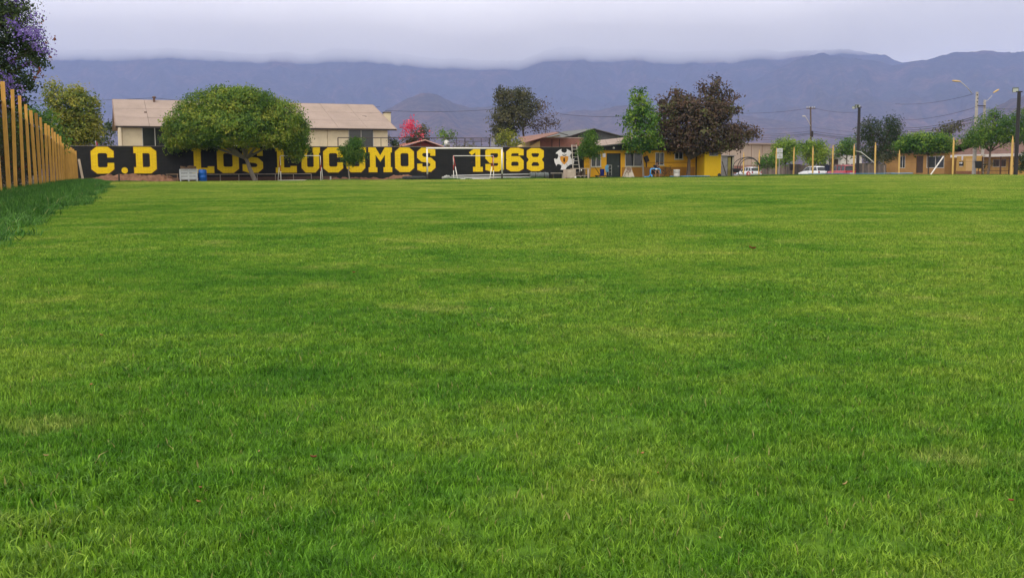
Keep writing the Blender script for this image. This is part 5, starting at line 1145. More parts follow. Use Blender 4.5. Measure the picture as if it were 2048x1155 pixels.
hr = MB().lathe(J[6] + WV * .015 + Vector((0, 0, .01)), [(.085, -.03), (.098, .02), (.09, .06), (.06, .1), (.01, .115)], 12); per.part('hair', hr, mat('black_hair', (.02, .015, .012), .6, .3), smooth=True)
fc = MB(); hc = J[6] - WV * .085
for s_ in (-1, 1): fc.lathe(hc + WU * .032 * s_ + Vector((0, 0, -.01)), [(.001, -.008), (.012, 0), (.001, .008)], 6, WV)
fc.box(hc + Vector((0, 0, -.075)), .05, .012, .01, WU, WV); per.part('face_features', fc, dark_trim); nsb = MB().box(hc + Vector((0, 0, -.035)) - WV * .005, .022, .03, .04, WU, WV); per.part('nose', nsb, skin_m, bevel=.006)
for s_, wr in ((-1, 9), (1, 12)):
    for k in range(5):
        d = Vector((-WV.x, -WV.y, -.9)).normalized() if k < 4 else (WU * (-s_) - Vector((0, 0, .4))).normalized()
        a = J[wr] + WU * (-.03 + .02 * k) * (1 if k < 4 else 0) + d * .02; l = (.07, .08, .075, .06, .05)[k]
        per.part('finger', MB().tube([a, a + d * l * .6, a + d * l + Vector((0, 0, -.02))], [.009, .009, .006], 6), skin_m, parent=body, smooth=True)
    q = J[16 if s_ < 0 else 20]; per.part('shoe', MB().box(q + WV * .02 + Vector((0, 0, -.01)), .10, .26, .09, WU, WV), dark_trim, bevel=.03)
st_ = Thing('stool', 'low dark stool under the seated person', 'stool', B(0, .15, 0)); st_.part('seat', MB().lathe(B(0, .17, .30), [(.17, 0), (.18, .02), (.18, .05), (.16, .06)], 14), wdm)
for a_ in (0, 1, 2): d = Vector((math.cos(a_ * 2.1), math.sin(a_ * 2.1), 0)); st_.part('leg', MB().tube([B(0, .17, .31) + d * .1, B(0, .17, -.02) + d * .17], .02, 6), wdm)

# ================================================================== RIGHT SIDE: POSTS, STREET, CARS, HOUSES
rpost = mat('peeled_post', (.56, .36, .11), .7, .2, 5.0, stretch=(3, 3, .5), c2=(.36, .22, .07), spots=(.6, .7))
rf = Thing('post_fence', 'open fence of pointed yellow timber posts and wire along the street side', 'fence', GV(72, 0))
rposts = [(1487, 304, 72, 2.5), (1518, 300, 72, 2.9), (1552.5, 296, 72, 2.9), (1587, 294, 72, 2.9), (1625.5, 292, 72, 2.9), (1665, 290, 72, 2.9), (1707.5, 288, 72, 2.9), (1750, 284.5, 72, 2.9), (1798, 300, 72, 2.2), (1905.5, 275, 72, 2.9), (2023, 272, 72, 2.8)]
tops = []
for px, ty_, u, H in rposts:
    q = PU(px, 340, u); b = zz_(q, float(gz(q.x, q.y))); top = PU(px, ty_, u).z; r = random.uniform(.075, .09)
    ln = Vector((random.uniform(-.03, .03), 0, 0)); tops.append((b, top))
    rf.part('post', MB().tube([b - Vector((0, 0, .1)), lerp(b, zz_(b, top), .75) + ln * .7, zz_(b, top - .35) + ln, zz_(b, top - .3) + ln, zz_(b, top) + ln], [r * 1.05, r, r * .95, r * .62, r * .42], 9), rpost, smooth=False)
for h in (.95, 1.8):
    for (b0, t0), (b1, t1) in zip(tops[:-1], tops[1:]): rf.part('wire', MB().tube([zz_(b0, h + .3), zz_(lerp(b0, b1, .5), h + .26), zz_(b1, h + .3)], .007, 4), rail_m)
# little sign plates on a post
q = PU(1558, 340, 71.9); sg = Thing('sign_post', 'pale pole carrying two small grey sign plates beside a fence post', 'sign', zz_(q, .1)); galp = MATS['galvanised_pipe']
sg.part('pole', MB().tube([zz_(q, 0), zz_(q, PU(1558, 297, 71.9).z)], .03, 7), galp)
for (y0, y1) in ((296.5, 305.5), (307, 317)):
    a, b = PU(1558, y1, 71.9).z, PU(1558, y0, 71.9).z; pl = sg.part('plate', MB().box(zz_(q, (a + b) / 2) - WV * .05 + WU * .02, .62, .02, b - a, Vector((.92, -.3, 0)), Vector((.3, .92, 0))), mat('grey_white_plate', (.46, .48, .48), .5, .1))
    gl_ = MB()
    for k in range(2): gl_.box(zz_(q, a + (b - a) * (.35 + .3 * k)) - WV * .068 + WU * .02, .36 - .1 * k, .008, .05, Vector((.92, -.3, 0)), Vector((.3, .92, 0)))
    sg.part('plate_marking', gl_, mat('grey_marking', (.2, .21, .22), .7, .1), parent=pl)
for (px, y0, y1, w_, lab, bx) in ((1582.5, 328, 340.5, .36, 'black plastic bin hung on the fourth street side post', 'hung_bin'), (1654.5, 329.5, 342, .45, 'dark blue bin hung by a post beside the red car', 'hung_bin'), (1957, 322, 336.5, .46, 'black bin on a thin post before the ochre garden wall', 'hung_bin')):
    q = PU(px, (y0 + y1) / 2, 71.6); h = PU(px, y0, 71.6).z - PU(px, y1, 71.6).z; T = Thing(bx, lab, 'bin', zz_(q, .16), 'bins hung on posts'); mm = clubblk if px != 1654.5 else mat('navy_bin', (.012, .016, .04), .6, .2)
    T.part('body', MB().hexa([q + Vector((x * w_ * .42, y * w_ * .4, -h / 2)) for x, y in ((-1, -1), (1, -1), (1, 1), (-1, 1))], [q + Vector((x * w_ * .5, y * w_ * .48, h / 2 - .05)) for x, y in ((-1, -1), (1, -1), (1, 1), (-1, 1))]), mm, bevel=.03)
    T.part('rim', MB().box(q + Vector((0, 0, h / 2 - .02)), w_ * 1.06, w_ * 1.02, .05), mm, bevel=.01)
    T.part('stem', MB().tube([zz_(q, .1), q + Vector((0, 0, -h / 2))], .035, 7), dark_trim)

# ---- cars
def car(label, c, heading, paint, L=3.9, W=1.62, H=1.42, hatch=True, boxy=0.0, group='cars parked in the street'):
    hd_ = heading.normalized(); sd4 = Vector((hd_.y, -hd_.x, 0)); T = Thing('parked_car', label, 'car', c, group)
    def Q(x, y, z): return c + hd_ * x + sd4 * y + Vector((0, 0, z))       # x forward from centre, y right
    h = L / 2; r = h - .25 * (1 - boxy)
    # stations: x, half width, z low, z belt
    bel = .92
    st = [(-h, .70, .35, .70), (-h + .06, .77, .27, bel - .02), (-h + .5, W / 2, .22, bel), (-.4, W / 2, .2, bel), (.75, W / 2, .2, bel - .02), (h - .85, W / 2 - .01, .22, .84), (h - .15, .72, .25, .70), (h, .62, .34, .55)]
    mb = MB(); vs_ = []
    for (x, w_, z0, z1) in st:
        zm = (z0 + z1) / 2
        for (y, z) in ((-w_ * .9, z0), (-w_, z0 + .12), (-w_, zm + .08), (-w_ * .96, z1 - .03), (-w_ * .88, z1), (w_ * .88, z1), (w_ * .96, z1 - .03), (w_, zm + .08), (w_, z0 + .12), (w_ * .9, z0)): vs_.append(Q(x, y, z))
    n = 10; fs = [(i * n + k, i * n + (k + 1) % n, (i + 1) * n + (k + 1) % n, (i + 1) * n + k) for i in range(len(st) - 1) for k in range(n)] + [tuple(range(n))[::-1], tuple((len(st) - 1) * n + k for k in range(n))]
    mb.add(vs_, fs); T.part('body', mb, paint, smooth=True)
    # cabin
    cb_ = [(-h + .16, .66, bel - .02), (-h + .42 - .18 * boxy, .60, H - .10), (-h + .75 - .2 * boxy, .57, H), (.15, .57, H), (.42, .58, H - .06), (1.08, .66, bel - .03)]
    roof = [(x, w_, z) for x, w_, z in cb_]
    gm__ = mat('car_glass', (.018, .022, .024), .08, .2, 1, bump=0, spec=.6)
    gl4 = MB(); xs4 = [(-h + .20, bel), (-h + .46 - .18 * boxy, H - .10), (.36, H - .09), (1.0, bel)]
    a = [Q(x, y, z) for (x, z) in xs4 for y in ((-.67 if z < H - .2 else -.575), (.67 if z < H - .2 else .575))]
    gl4.add(a, [(0, 2, 4, 6), (7, 5, 3, 1), (0, 1, 3, 2), (2, 3, 5, 4), (4, 5, 7, 6), (0, 6, 7, 1)]); T.part('glasshouse', gl4, gm__)
    rf_ = MB(); rr = [(-h + .44 - .18 * boxy, .575, H - .1), (-h + .62 - .18 * boxy, .56, H - .02), (-.3, .55, H), (.2, .56, H - .03), (.38, .58, H - .1)]
    vs_ = [];
    for x, w_, z in rr: vs_ += [Q(x, -w_ - .012, z - .045), Q(x, -w_ * .9, z), Q(x, 0, z + .025), Q(x, w_ * .9, z), Q(x, w_ + .012, z - .045)]
    rf_.add(vs_, [(i * 5 + k, i * 5 + k + 1, (i + 1) * 5 + k + 1, (i + 1) * 5 + k) for i in range(4) for k in range(4)] + [(0, 5, 10, 15, 20, 24, 19, 14, 9, 4)]); T.part('roof', rf_, paint, smooth=True)
    for s_ in (-1, 1):
        for (x0, z0, x1, z1, w_) in ((-h + .22, bel - .02, -h + .48 - .18 * boxy, H - .09, .085), (-.35, bel, -.25, H - .06, .05), (.98, bel - .02, .36, H - .08, .05), (-h + .95, bel, -h + .98, H - .06, .05)):
            p0, p1 = Q(x0, .685 * s_, z0), Q(x1, .588 * s_, z1); T.part('pillar', MB().box(lerp(p0, p1, .5), w_, .03, (p1 - p0).length, hd_, sd4, p1 - p0), paint)
        for x in (-h + .68, h - .72):
            wc = Q(x, (W / 2 - .1) * s_, .29); wq = T.part('wheel', MB().lathe(wc, [(.16, -.085), (.27, -.085), (.29, -.06), (.29, .06), (.27, .085), (.16, .085)], 20, sd4), rub, smooth=False)
            T.part('rim', MB().lathe(wc, [(.05, -.09), (.17, -.07), (.175, .07), (.05, .09)], 14, sd4), mat('rim_grey', (.35, .35, .36), .4, .1, metal=.6), parent=wq)
        T.part('tail_light', MB().box(Q(-h + .03, .62 * s_, .76), .08, .2, .22, hd_, sd4), mat('tail_red', (.30, .015, .015), .25, .1, bump=0), bevel=.02)
        T.part('headlight', MB().box(Q(h - .12, .5 * s_, .63), .12, .26, .12, hd_, sd4), mat('headlight_clear', (.6, .6, .6), .15, .05, bump=0), bevel=.02)
        T.part('door_mirror', MB().box(Q(.75, (W / 2 + .05) * s_, .98), .1, .14, .11, hd_, sd4), dark_trim, bevel=.02)
        T.part('door_handle', MB().box(Q(-.15, (W / 2 + .008) * s_, .8), .16, .02, .03, hd_, sd4), dark_trim)
    T.part('bumper', MB().box(Q(-h - .02, 0, .42), .12, 1.35, .2, hd_, sd4), paint, bevel=.03); T.part('number_plate', MB().box(Q(-h - .035, 0, .62), .02, .45, .12, hd_, sd4), mat('plate_white', (.6, .6, .58), .5, .05, bump=0))
    return T
def paintm(n, c): return mat(n, c, .28, .06, 1.0, bump=0, spec=.5)
def on_street(px, u): q = PU(px, 340, u); return zz_(q, -.40)
car('white hatchback parked beyond the posts beside the red car', on_street(1626, 77.3), WV + WU * -.05, paintm('white_car_paint', (.66, .67, .70)), L=3.8)
car('red hatchback parked beyond the posts behind the dark floodlight pole', on_street(1681, 77.2), WV + WU * .03, paintm('red_car_paint', (.33, .03, .045)), L=4.0, H=1.52, boxy=.8)
car('white car parked behind the black wire hoops', on_street(1497, 77.6), WV, paintm('pearl_car_paint', (.60, .60, .62)), L=3.9)

# ---- poles and wires
conc = mat('pole_concrete', (.36, .33, .30), .9, .2, 2.0); woodp = mat('pole_wood', (.11, .085, .07), .85, .25, 3); blackp = mat('pole_black', (.022, .02, .02), .6, .25)
def at(px, py, Y): return P(px, py, Y)
wp = Thing('wooden_utility_pole', 'distant brown utility pole with crossarm above the lime trees', 'utility pole', zz_(P(1622, 340, 165), -.4))
b = zz_(P(1623, 340, 165), -.4); t_ = P(1621, 214, 165)
wp.part('pole', MB().tube([b, zz_(t_, t_.z)], [.17, .12], 8), woodp); wp.part('crossarm', MB().box(P(1621.5, 217, 165) - Vector((0, .15, 0)), 1.35, .12, .14), woodp)
for dx in (-7.5, -3, 3, 7.5): wp.part('insulator', MB().lathe(P(1621.5 + dx, 214.5, 164.8), [(.05, -.1), (.09, -.05), (.09, .05), (.04, .1)], 8), mat('insulator_grey', (.45, .45, .45), .4, .1))
wp.part('cable_box', MB().box(P(1624, 268, 164.7), .3, .3, .9), dark_trim)
def streetlamp(label, pts, Y, head_a, head_b, armm, headc, r=.045):
    pp = [P(x, y, Y) for x, y in pts]; T = Thing('street_lamp', label, 'street lamp', pp[0])
    T.part('arm', MB().tube(pp, r, 6), armm, smooth=True); a, b = P(*head_a, Y), P(*head_b, Y); d = (b - a); L_ = d.length
    T.part('lamp_head', MB().lathe(a, [(.03, 0), (.06, L_ * .12), (.095, L_ * .5), (.07, L_ * .85), (.02, L_)], 10, d), headc, smooth=True); return T
headw = mat('lamp_head_pale', (.5, .48, .42), .5, .1); heady = mat('lamp_head_ochre', (.55, .38, .15), .5, .1)
streetlamp('street lamp on a bent pale arm at the wooden utility pole', [(1621, 252), (1617, 243), (1612, 235), (1609.5, 232)], 164.6, (1611, 232), (1604, 232.3), MATS['galvanised_pipe'], headw, .05)
cp = Thing('concrete_utility_pole', 'tall pale concrete utility pole before the feathery tree', 'utility pole', zz_(P(1948, 340, 104), -.3)); b = zz_(P(1948, 340, 104), -.4); t_ = P(1948, 184, 104)
cp.part('pole', MB().tube([b, zz_(b, t_.z)], [.20, .13], 10), conc)
for k in range(4): cp.part('insulator', MB().lathe(P(1954.5 + (k % 2) * 1.0, 190 + 7 * k, 103.9), [(.04, -.07), (.07, 0), (.04, .07)], 8), dark_trim)
streetlamp('street lamp with ochre head on the tall concrete pole', [(1944, 187), (1936, 177), (1928, 169), (1921, 163.5)], 103.8, (1922, 163), (1904, 161.5), MATS['galvanised_pipe'], heady, .04)
cq = Thing('concrete_utility_pole', 'shorter concrete pole just right of the tall concrete pole', 'utility pole', zz_(P(1964, 340, 112), -.3)); b = zz_(P(1964, 340, 112), -.4)
cq.part('pole', MB().tube([b, zz_(b, P(1964, 200, 112).z)], [.17, .12], 10), conc); cq.part('bracket', MB().box(P(1964, 212, 111.8), .7, .1, .1), dark_trim)
streetlamp('street lamp with ochre head on a thin arm near the black floodlight pole', [(1966, 206), (1976, 200), (1984, 191)], 111.8, (1986, 186), (1998.5, 178.5), MATS['galvanised_pipe'], heady, .03)
def floodpole(label, px, ytop, u, heads):
    q = PU(px, 340, u); b = zz_(q, float(gz(q.x, q.y))); zt_ = PU(px, ytop, u).z; T = Thing('floodlight_pole', label, 'floodlight', b, 'floodlight poles')
    T.part('pole', MB().tube([b - Vector((0, 0, .1)), zz_(b, zt_)], [.17, .14], 10), blackp)
    for (dx, dy, w_, fx) in heads:
        c = PU(px + dx, ytop + dy, u - .2); f_ = Vector((fx, -1, -.35)).normalized(); s5 = Vector((0, 0, 1)).cross(f_).normalized(); T.part('floodlight', MB().box(c, w_, .22, w_ * .8, s5, f_, f_.cross(s5)), mat('floodlight_housing', (.06, .075, .06), .5, .2), bevel=.03)
        T.part('lens', MB().box(c + f_ * .115, w_ * .86, .012, w_ * .62, s5, f_, f_.cross(s5)), mat('floodlight_lens', (.55, .58, .55), .15, .05, bump=0))
    T.part('bracket', MB().box(zz_(b, zt_ - .05), .5, .1, .08), blackp); return T
floodpole('black floodlight pole between the lime tree and the dark pine', 1715, 214, 73.0, ((-7, 1, .34, -.8), (-1, -1.5, .42, .1), (2, -2, .30, 1.0)))
floodpole('black floodlight pole with single lamp at the far right edge', 2031.5, 183, 72.6, ((-.5, -3.0, .46, -.35),))
wm = mat('cable_black', (.02, .02, .022), .7, .2)
def cable(label, a, b, sag, r=.022, n=9, group='overhead cables'):
    pts_ = [lerp(a, b, i / n) - Vector((0, 0, sag * 4 * (i / n) * (1 - i / n))) for i in range(n + 1)]
    single('overhead_cable', label, 'cable', MB().tube(pts_, r * .62, 5), wm, a, group)
cable('thin overhead cable from the house roof vent behind the wall toward the left', P(-60, 198, 150), P(308, 196, 118), .3, .03)
cable('overhead cable from the roof vent sinking behind the dome tree', P(308, 196, 118), P(760, 214, 118), .4, .03)
cable('long overhead cable crossing the hills between house and big dark tree', P(770, 221, 140), P(1000, 218, 140), .25, .035)
cable('overhead cable crossing the hills right of the big dark tree', P(1120, 228, 140), P(1260, 232, 140), .2, .035)
cable('upper overhead cable reaching the wooden pole from the plum tree', P(1450, 226, 150), P(1615, 217, 165), .3, .03)
cable('upper overhead cable from wooden pole towards the floodlight pole', P(1629, 216, 165), P(1716, 224, 150), .3, .03)
for k, (ya, yb, yc) in enumerate(((255, 262, 258), (271, 273, 270), (276, 277, 271), (281, 280, 273), (268, 270, 266))):
    cable(('highest', 'second', 'third', 'fourth', 'fifth')[k] + ' of the telephone cables left of the wooden pole', P(1470, ya, 150), P(1622, yc - 4, 165), .25, .035 if k else .02)
    cable(('highest', 'second', 'third', 'fourth', 'fifth')[k] + ' of the telephone cables right of the wooden pole', P(1623, yc - 4, 165), P(1790, yb + 3, 140), .3, .04 if k else .02)
for k, (y0, y1) in enumerate(((208, 188), (240, 216), (256, 234), (260, 238), (263, 244))):
    cable(('highest', 'second', 'third', 'fourth', 'lowest')[k] + ' of the cables running into the tall concrete pole', P(1790, y0, 128), P(1947, y1, 104), .35, .025 if k < 2 else .04)
cable('cable running right from the tall concrete pole out of view', P(1949, 214, 104), P(2120, 214, 90), .2, .02)
mb = MB(); mb.tube([PU(1712, 302, 72.4), PU(1722, 304, 72.2), PU(1735, 314, 72.1), PU(1749, 326, 72)], .03, 6); single('white_hose', 'pale hose drooping from the floodlight pole to a fence post', 'hose', mb, mat('pale_hose', (.5, .52, .42), .6, .1), PU(1749, 326, 72), smooth=True)
mb = MB(); a, b = PU(1861.5, 349, 71.4), PU(1887, 313, 72.6); mb.tube([a, b], .055, 8); single('white_leaning_tube', 'white tube leaning diagonally before the ochre house', 'tube', mb, white_m, a)
# blue hose along the ground
def hose(label, pts_, r=.028):
    q = [PU(x, 346, u) for x, u in pts_]; q = [zz_(p, float(gz(p.x, p.y)) + dz + .04) for p, dz in zip(q, [random.uniform(.08, .13) for _ in q])]
    single('blue_hose', label, 'hose', MB().tube(q, r, 7), mat('light_blue_pvc', (.10, .30, .50), .5, .1), q[0], 'blue hoses on the ground', smooth=True)
hose('long blue hose along the foot of the street side posts by the cars', [(1617, 70.6), (1660, 70.4), (1710, 70.7), (1760, 70.5), (1790, 70.6)])
hose('short blue hose before the dome shaped street tree', [(1783, 70.2), (1800, 70.0), (1815, 70.2), (1826, 70.8)], .04)
q = [GV(uof(x, v), v, .1) for x, v in ((1340, -2.0), (1375, -2.1), (1405, -2.0), (1420, -2.4))]; single('blue_hose', 'blue hose lying before the plum tree', 'hose', MB().tube(q, .04, 7), MATS['light_blue_pvc'], q[0], 'blue hoses on the ground', smooth=True)
# blue tarp by hoops
mb = MB(); vs_ = []
for i in range(10):
    for j in range(5): vs_.append(GV(56.6 + i * .26, 3.2 + j * .5, .1 + .1 * float(vnoise(i * .8, j * .9, 6))))
mb.add(vs_, [(i * 5 + j, (i + 1) * 5 + j, (i + 1) * 5 + j + 1, i * 5 + j + 1) for i in range(9) for j in range(4)]); single('blue_tarpaulin', 'crumpled light blue sheet on the ground by the wire hoops', 'tarpaulin', mb, MATS['light_blue_pvc'], GV(57.5, 4), smooth=True)
# ---- junk yard right of the annex
yj = 3.2; yu0 = uof(1446, yj)
sb = Thing('tin_cubicle', 'grey tin cubicle with olive door right of the yellow annex', 'shed', GV(yu0, yj))
def U3(px): return uof(px, yj)
z_t = zof(1455, 312, yj)
sb.part('grey_panel', MB().uvbox(U3(1443), U3(1455), yj, yj + .06, 0, z_t), mat('grey_tin', (.22, .22, .22), .6, .2)); sb.part('door', MB().uvbox(U3(1456), U3(1461.5), yj, yj + .06, 0, z_t - .1), mat('olive_tin', (.22, .20, .06), .7, .2)); sb.part('frame', MB().uvbox(U3(1465), U3(1467.5), yj, yj + .08, 0, z_t - .1), mat('pale_frame', (.36, .36, .28), .7, .15)); sb.part('interior_shade_panel', MB().uvbox(U3(1461.6), U3(1464.9), yj + .5, yj + .56, 0, z_t - .1), clubblk); sb.part('roof', MB().uvbox(U3(1442), U3(1470), yj - .1, yj + 1.6, z_t + .004, z_t + .07), MATS['grey_tin']); sb.part('side_panel', MB().uvbox(U3(1468), U3(1469), yj + .1, yj + 1.5, 0, z_t), dark_trim)  # black panel set back in the gap stands in for the shade inside
single('leaning_bar', 'dark bar leaning against the tin cubicle', 'bar', MB().tube([PV(1444, 322, yj - .1), zz_(PV(1453, 345, yj - .6), .1)], .04, 6), dark_trim, zz_(PV(1453, 345, yj - .6), .1))
for k, (cx_, cy_, rx, ry, lab) in enumerate(((1493, 336, 27, 21, 'widest black wire hoop of the coil standing by the yard'), (1497, 337, 22, 23, 'upright black wire hoop nested inside the widest hoop'), (1500, 334, 20, 17, 'tilted black wire hoop at the front of the coil'))):
    mb = MB(); n = 28; pp = []
    for i in range(n + 1):
        an = math.pi * (-.12 + 1.24 * i / n) + .25 * k; p = PV(cx_ + rx * math.cos(an), cy_ - ry * math.sin(an), 2.6 + .25 * k + .3 * math.cos(an)); p.z = max(p.z, .08); pp.append(p)
    single('wire_hoop', lab, 'hoop', MB().tube(pp, .035, 6), MATS['old_rubber'], GV(uof(cx_, 2.6), 2.6), 'black hoops in the yard', smooth=True)
single('dark_wheelbarrow_tray', 'dark tray lying before the tin cubicle', 'tray', MB().hexa([PV(1467, 345, 2.6), PV(1478, 345, 2.6), PV(1478, 345, 3.2), PV(1467, 345, 3.2)], [PV(1464, 337, 2.5), PV(1481, 337, 2.5), PV(1481, 337, 3.3), PV(1464, 337, 3.3)]), rub, GV(uof(1472, 2.6), 2.6))
c = GV(uof(1497, 1.6), 1.6, .22); rbm = Thing('red_disc', 'small red disc with white hub lying by the wire hoops', 'reel', c - Vector((0, 0, .2))); rbm.part('rim', MB().lathe(c, [(.1, -.05), (.2, -.05), (.22, 0), (.2, .05), (.1, .05)], 16, WV), mat('red_rubber', (.4, .05, .06), .6, .15)); rbm.part('hub', MB().lathe(c, [(.03, -.06), (.09, -.055), (.09, .055), (.03, .06)], 12, WV), white_m)  # plain red disc with white hub, use not identified
mb = MB(); c = GV(uof(1439, -2.0), -2.0, .16); tw2 = Thing('black_tyre', 'small black tyre standing against the foot of the yellow annex', 'tyre', c); tw2.part('carcass', MB().lathe(c, [(.08, -.06), (.14, -.07), (.17, 0), (.14, .07), (.08, .06)], 16, WV), rub, smooth=True)
# heap of green netting on the ground beside the hose
# ---- street backdrop
Yw = 150
wh2 = Thing('warehouse', 'large tan sheet metal warehouse with brick base beyond the yard', 'building', zz_(P(1500, 340, Yw), -.4))
a, b = P(1448, 288, Yw), P(1556, 289, Yw + 6); tanw = mat('tan_cladding', (.42, .33, .26), .85, .1, 1.0, stretch=(4, 4, .3)); b = zz_(b, a.z)
zb_ = P(1500, 331, Yw).z; bk2 = Vector((.05, 1, 0)) * 12
wh2.part('upper_wall', MB().hexa([zz_(a, zb_), zz_(b, zb_), zz_(b, zb_) + bk2, zz_(a, zb_) + bk2], [a, b, b + bk2, a + bk2]), tanw)
wh2.part('base_wall', MB().hexa([zz_(a, -.5), zz_(b, -.5), zz_(b, -.5) + bk2, zz_(a, -.5) + bk2], [zz_(v, zb_ - .004) for v in (a, b, b + bk2, a + bk2)]), brick)
wh2.part('roof', MB().hexa([v + Vector((0, 0, .003)) for v in (a - Vector((.4, .4, 0)), b + Vector((.4, -.4, 0)), b + bk2, a + bk2)], [v + Vector((0, 0, .2)) for v in (a - Vector((.4, .4, 0)), b + Vector((.4, -.4, 0)), b + bk2, a + bk2)]), tanroof)
for k in range(5): q = lerp(a, b, .1 + .2 * k); wh2.part('cladding_seam', MB().box(zz_(q, (a.z + zb_) / 2) - Vector((0, .03, 0)), .08, .05, a.z - zb_ - .05), mat('seam_brown', (.28, .2, .15), .9, .2))
# plank street fence
uf = 86.0
pf = Thing('plank_fence', 'grey brown vertical plank fence across the street behind the white car', 'fence', zz_(PU(1600, 345, uf), -.3)); v0 = to_uv(PU(1772, 340, uf))[1]; v1 = to_uv(PU(1520, 340, uf))[1]
zt_ = PU(1600, 329, uf).z; k = 0; v = v0; pm = [mat('plank_a', (.13, .10, .08), .9, .25, 3), mat('plank_b', (.17, .135, .105), .9, .25, 3), mat('plank_c', (.10, .085, .072), .9, .25, 3)]
while v < v1:
    w_ = random.uniform(.28, .42); mb = MB(); h = zt_ + random.uniform(-.1, .08); d_ = random.uniform(-.015, .015); mb.uvbox(uf + d_, uf + .04 + d_, v, v + w_ - .02, -.3, h); pf.part('plank', mb, random.choice(pm)); v += w_
pf.part('rail', MB().uvbox(uf + .06, uf + .12, v0, v1, .3, .4), dark_trim)
# white cottage
def street_house(name, label, pa, pb, ytop, u, wallm, roofm, wins_, door=None, depth=7, over=.5, rise=1.3, zbase=-.3, fas=None):
    """house whose front stands on the plane u; windows given in photo pixels"""
    va, vb = to_uv(PU(pb, 335, u))[1], to_uv(PU(pa, 335, u))[1]; zt_ = PU((pa + pb) / 2, ytop, u).z; T = Thing(name, label, 'house', UV((u + u), 0) if False else UV(u, (va + vb) / 2, zbase))
    hs = [(to_uv(PU(x1, 335, u))[1], to_uv(PU(x0, 335, u))[1], PU((x0 + x1) / 2, y1, u).z, PU((x0 + x1) / 2, y0, u).z) for x0, x1, y0, y1 in wins_ + ([door] if door else [])]
    mb = MB(); cv = va
    for (a, b, c, d) in sorted(hs):
        c = max(c, zbase); d = min(d, zt_ - .02)
        if a > cv: mb.uvbox(u, u + .15, cv, a, zbase, zt_)
        if c > zbase: mb.uvbox(u, u + .15, a, b, zbase, c)
        mb.uvbox(u, u + .15, a, b, d, zt_); cv = b
    mb.uvbox(u, u + .15, cv, vb, zbase, zt_); T.part('front_wall', mb, wallm)
    T.part('side_wall', MB().uvbox(u + .15, u + depth, va, va + .15, zbase, zt_), wallm); T.part('side_wall', MB().uvbox(u + .15, u + depth, vb - .15, vb, zbase, zt_), wallm); T.part('rear_wall', MB().uvbox(u + depth, u + depth + .15, va, vb, zbase, zt_), wallm)
    for i, (a, b, c, d) in enumerate(hs):
        if door and i == len(hs) - 1:
            T.part('door', MB().uvbox(u + .06, u + .1, a, b, zbase + .05, d), mat('brown_door', (.06, .035, .022), .6, .2)); continue
        wn = T.part('window', MB().uvbox(u + .07, u + .09, a, b, c, d), glass); fm = MB(); t = .06
        fm.uvbox(u - .01, u + .06, a, a + t, c, d); fm.uvbox(u - .01, u + .06, b - t, b, c, d); fm.uvbox(u - .01, u + .06, a + t, b - t, d - t, d); fm.uvbox(u - .01, u + .06, a + t, b - t, c, c + t); fm.uvbox(u - .008, u + .058, (a + b) / 2 - .03, (a + b) / 2 + .03, c + t, d - t); T.part('window_frame', fm, alu, parent=wn)
    e0, e1 = UV(u - over, va - .3, zt_ + .01), UV(u - over, vb + .3, zt_ + .01); r0_, r1_ = UV(u + depth / 2, va - .3, zt_ + rise), UV(u + depth / 2, vb + .3, zt_ + rise)
    mb = MB(); quadbox(mb, e1, e0, r0_, r1_, .08); T.part('roof', mb, roofm); mb = MB(); f0, f1 = UV(u + depth + over, va - .3, zt_ + .01), UV(u + depth + over, vb + .3, zt_ + .01); quadbox(mb, f0, f1, r1_ + WU * .01, r0_ + WU * .01, .08); T.part('roof', mb, roofm)
    if fas: T.part('fascia', MB().uvbox(u - over - .05, u - over - .005, va - .3, vb + .3, zt_ - .14, zt_ + .14), fas)
    return T
ochre = mat('ochre_render', (.34, .19, .065), .9, .12, 1.3, c2=(.36, .2, .08), spots=(.6, .72)); brroof = mat('brown_tile_roof', (.13, .07, .055), .85, .25, 2); whiteren = mat('white_render', (.60, .58, .54), .9, .1); greyroof = mat('dull_grey_roof', (.15, .135, .12), .85, .2)
street_house('white_cottage', 'small white rendered cottage seen above the red car', 1652, 1681, 311, 88, whiteren, greyroof, [(1657, 1664, 316, 332)], (1667, 1676, 318, 345), depth=3.0, rise=.6)
street_house('ochre_house', 'ochre house with wide window behind the dome shaped street tree', 1768, 1889, 305, 87.5, ochre, brroof, [(1799, 1810, 312, 336), (1853, 1888, 312, 336)], (1832, 1846, 312, 346))
ochre2 = mat('bright_ochre_render', (.48, .29, .085), .9, .12, 1.3, c2=(.36, .2, .07), spots=(.62, .74))
gb = street_house('gate_house', 'ochre house with brown roof and white fascia at the right', 1912, 2052, 311, 88.0, ochre2, brroof, [(1985, 2012, 318, 334)], None, fas=mat('white_fascia', (.62, .58, .55), .7, .08))
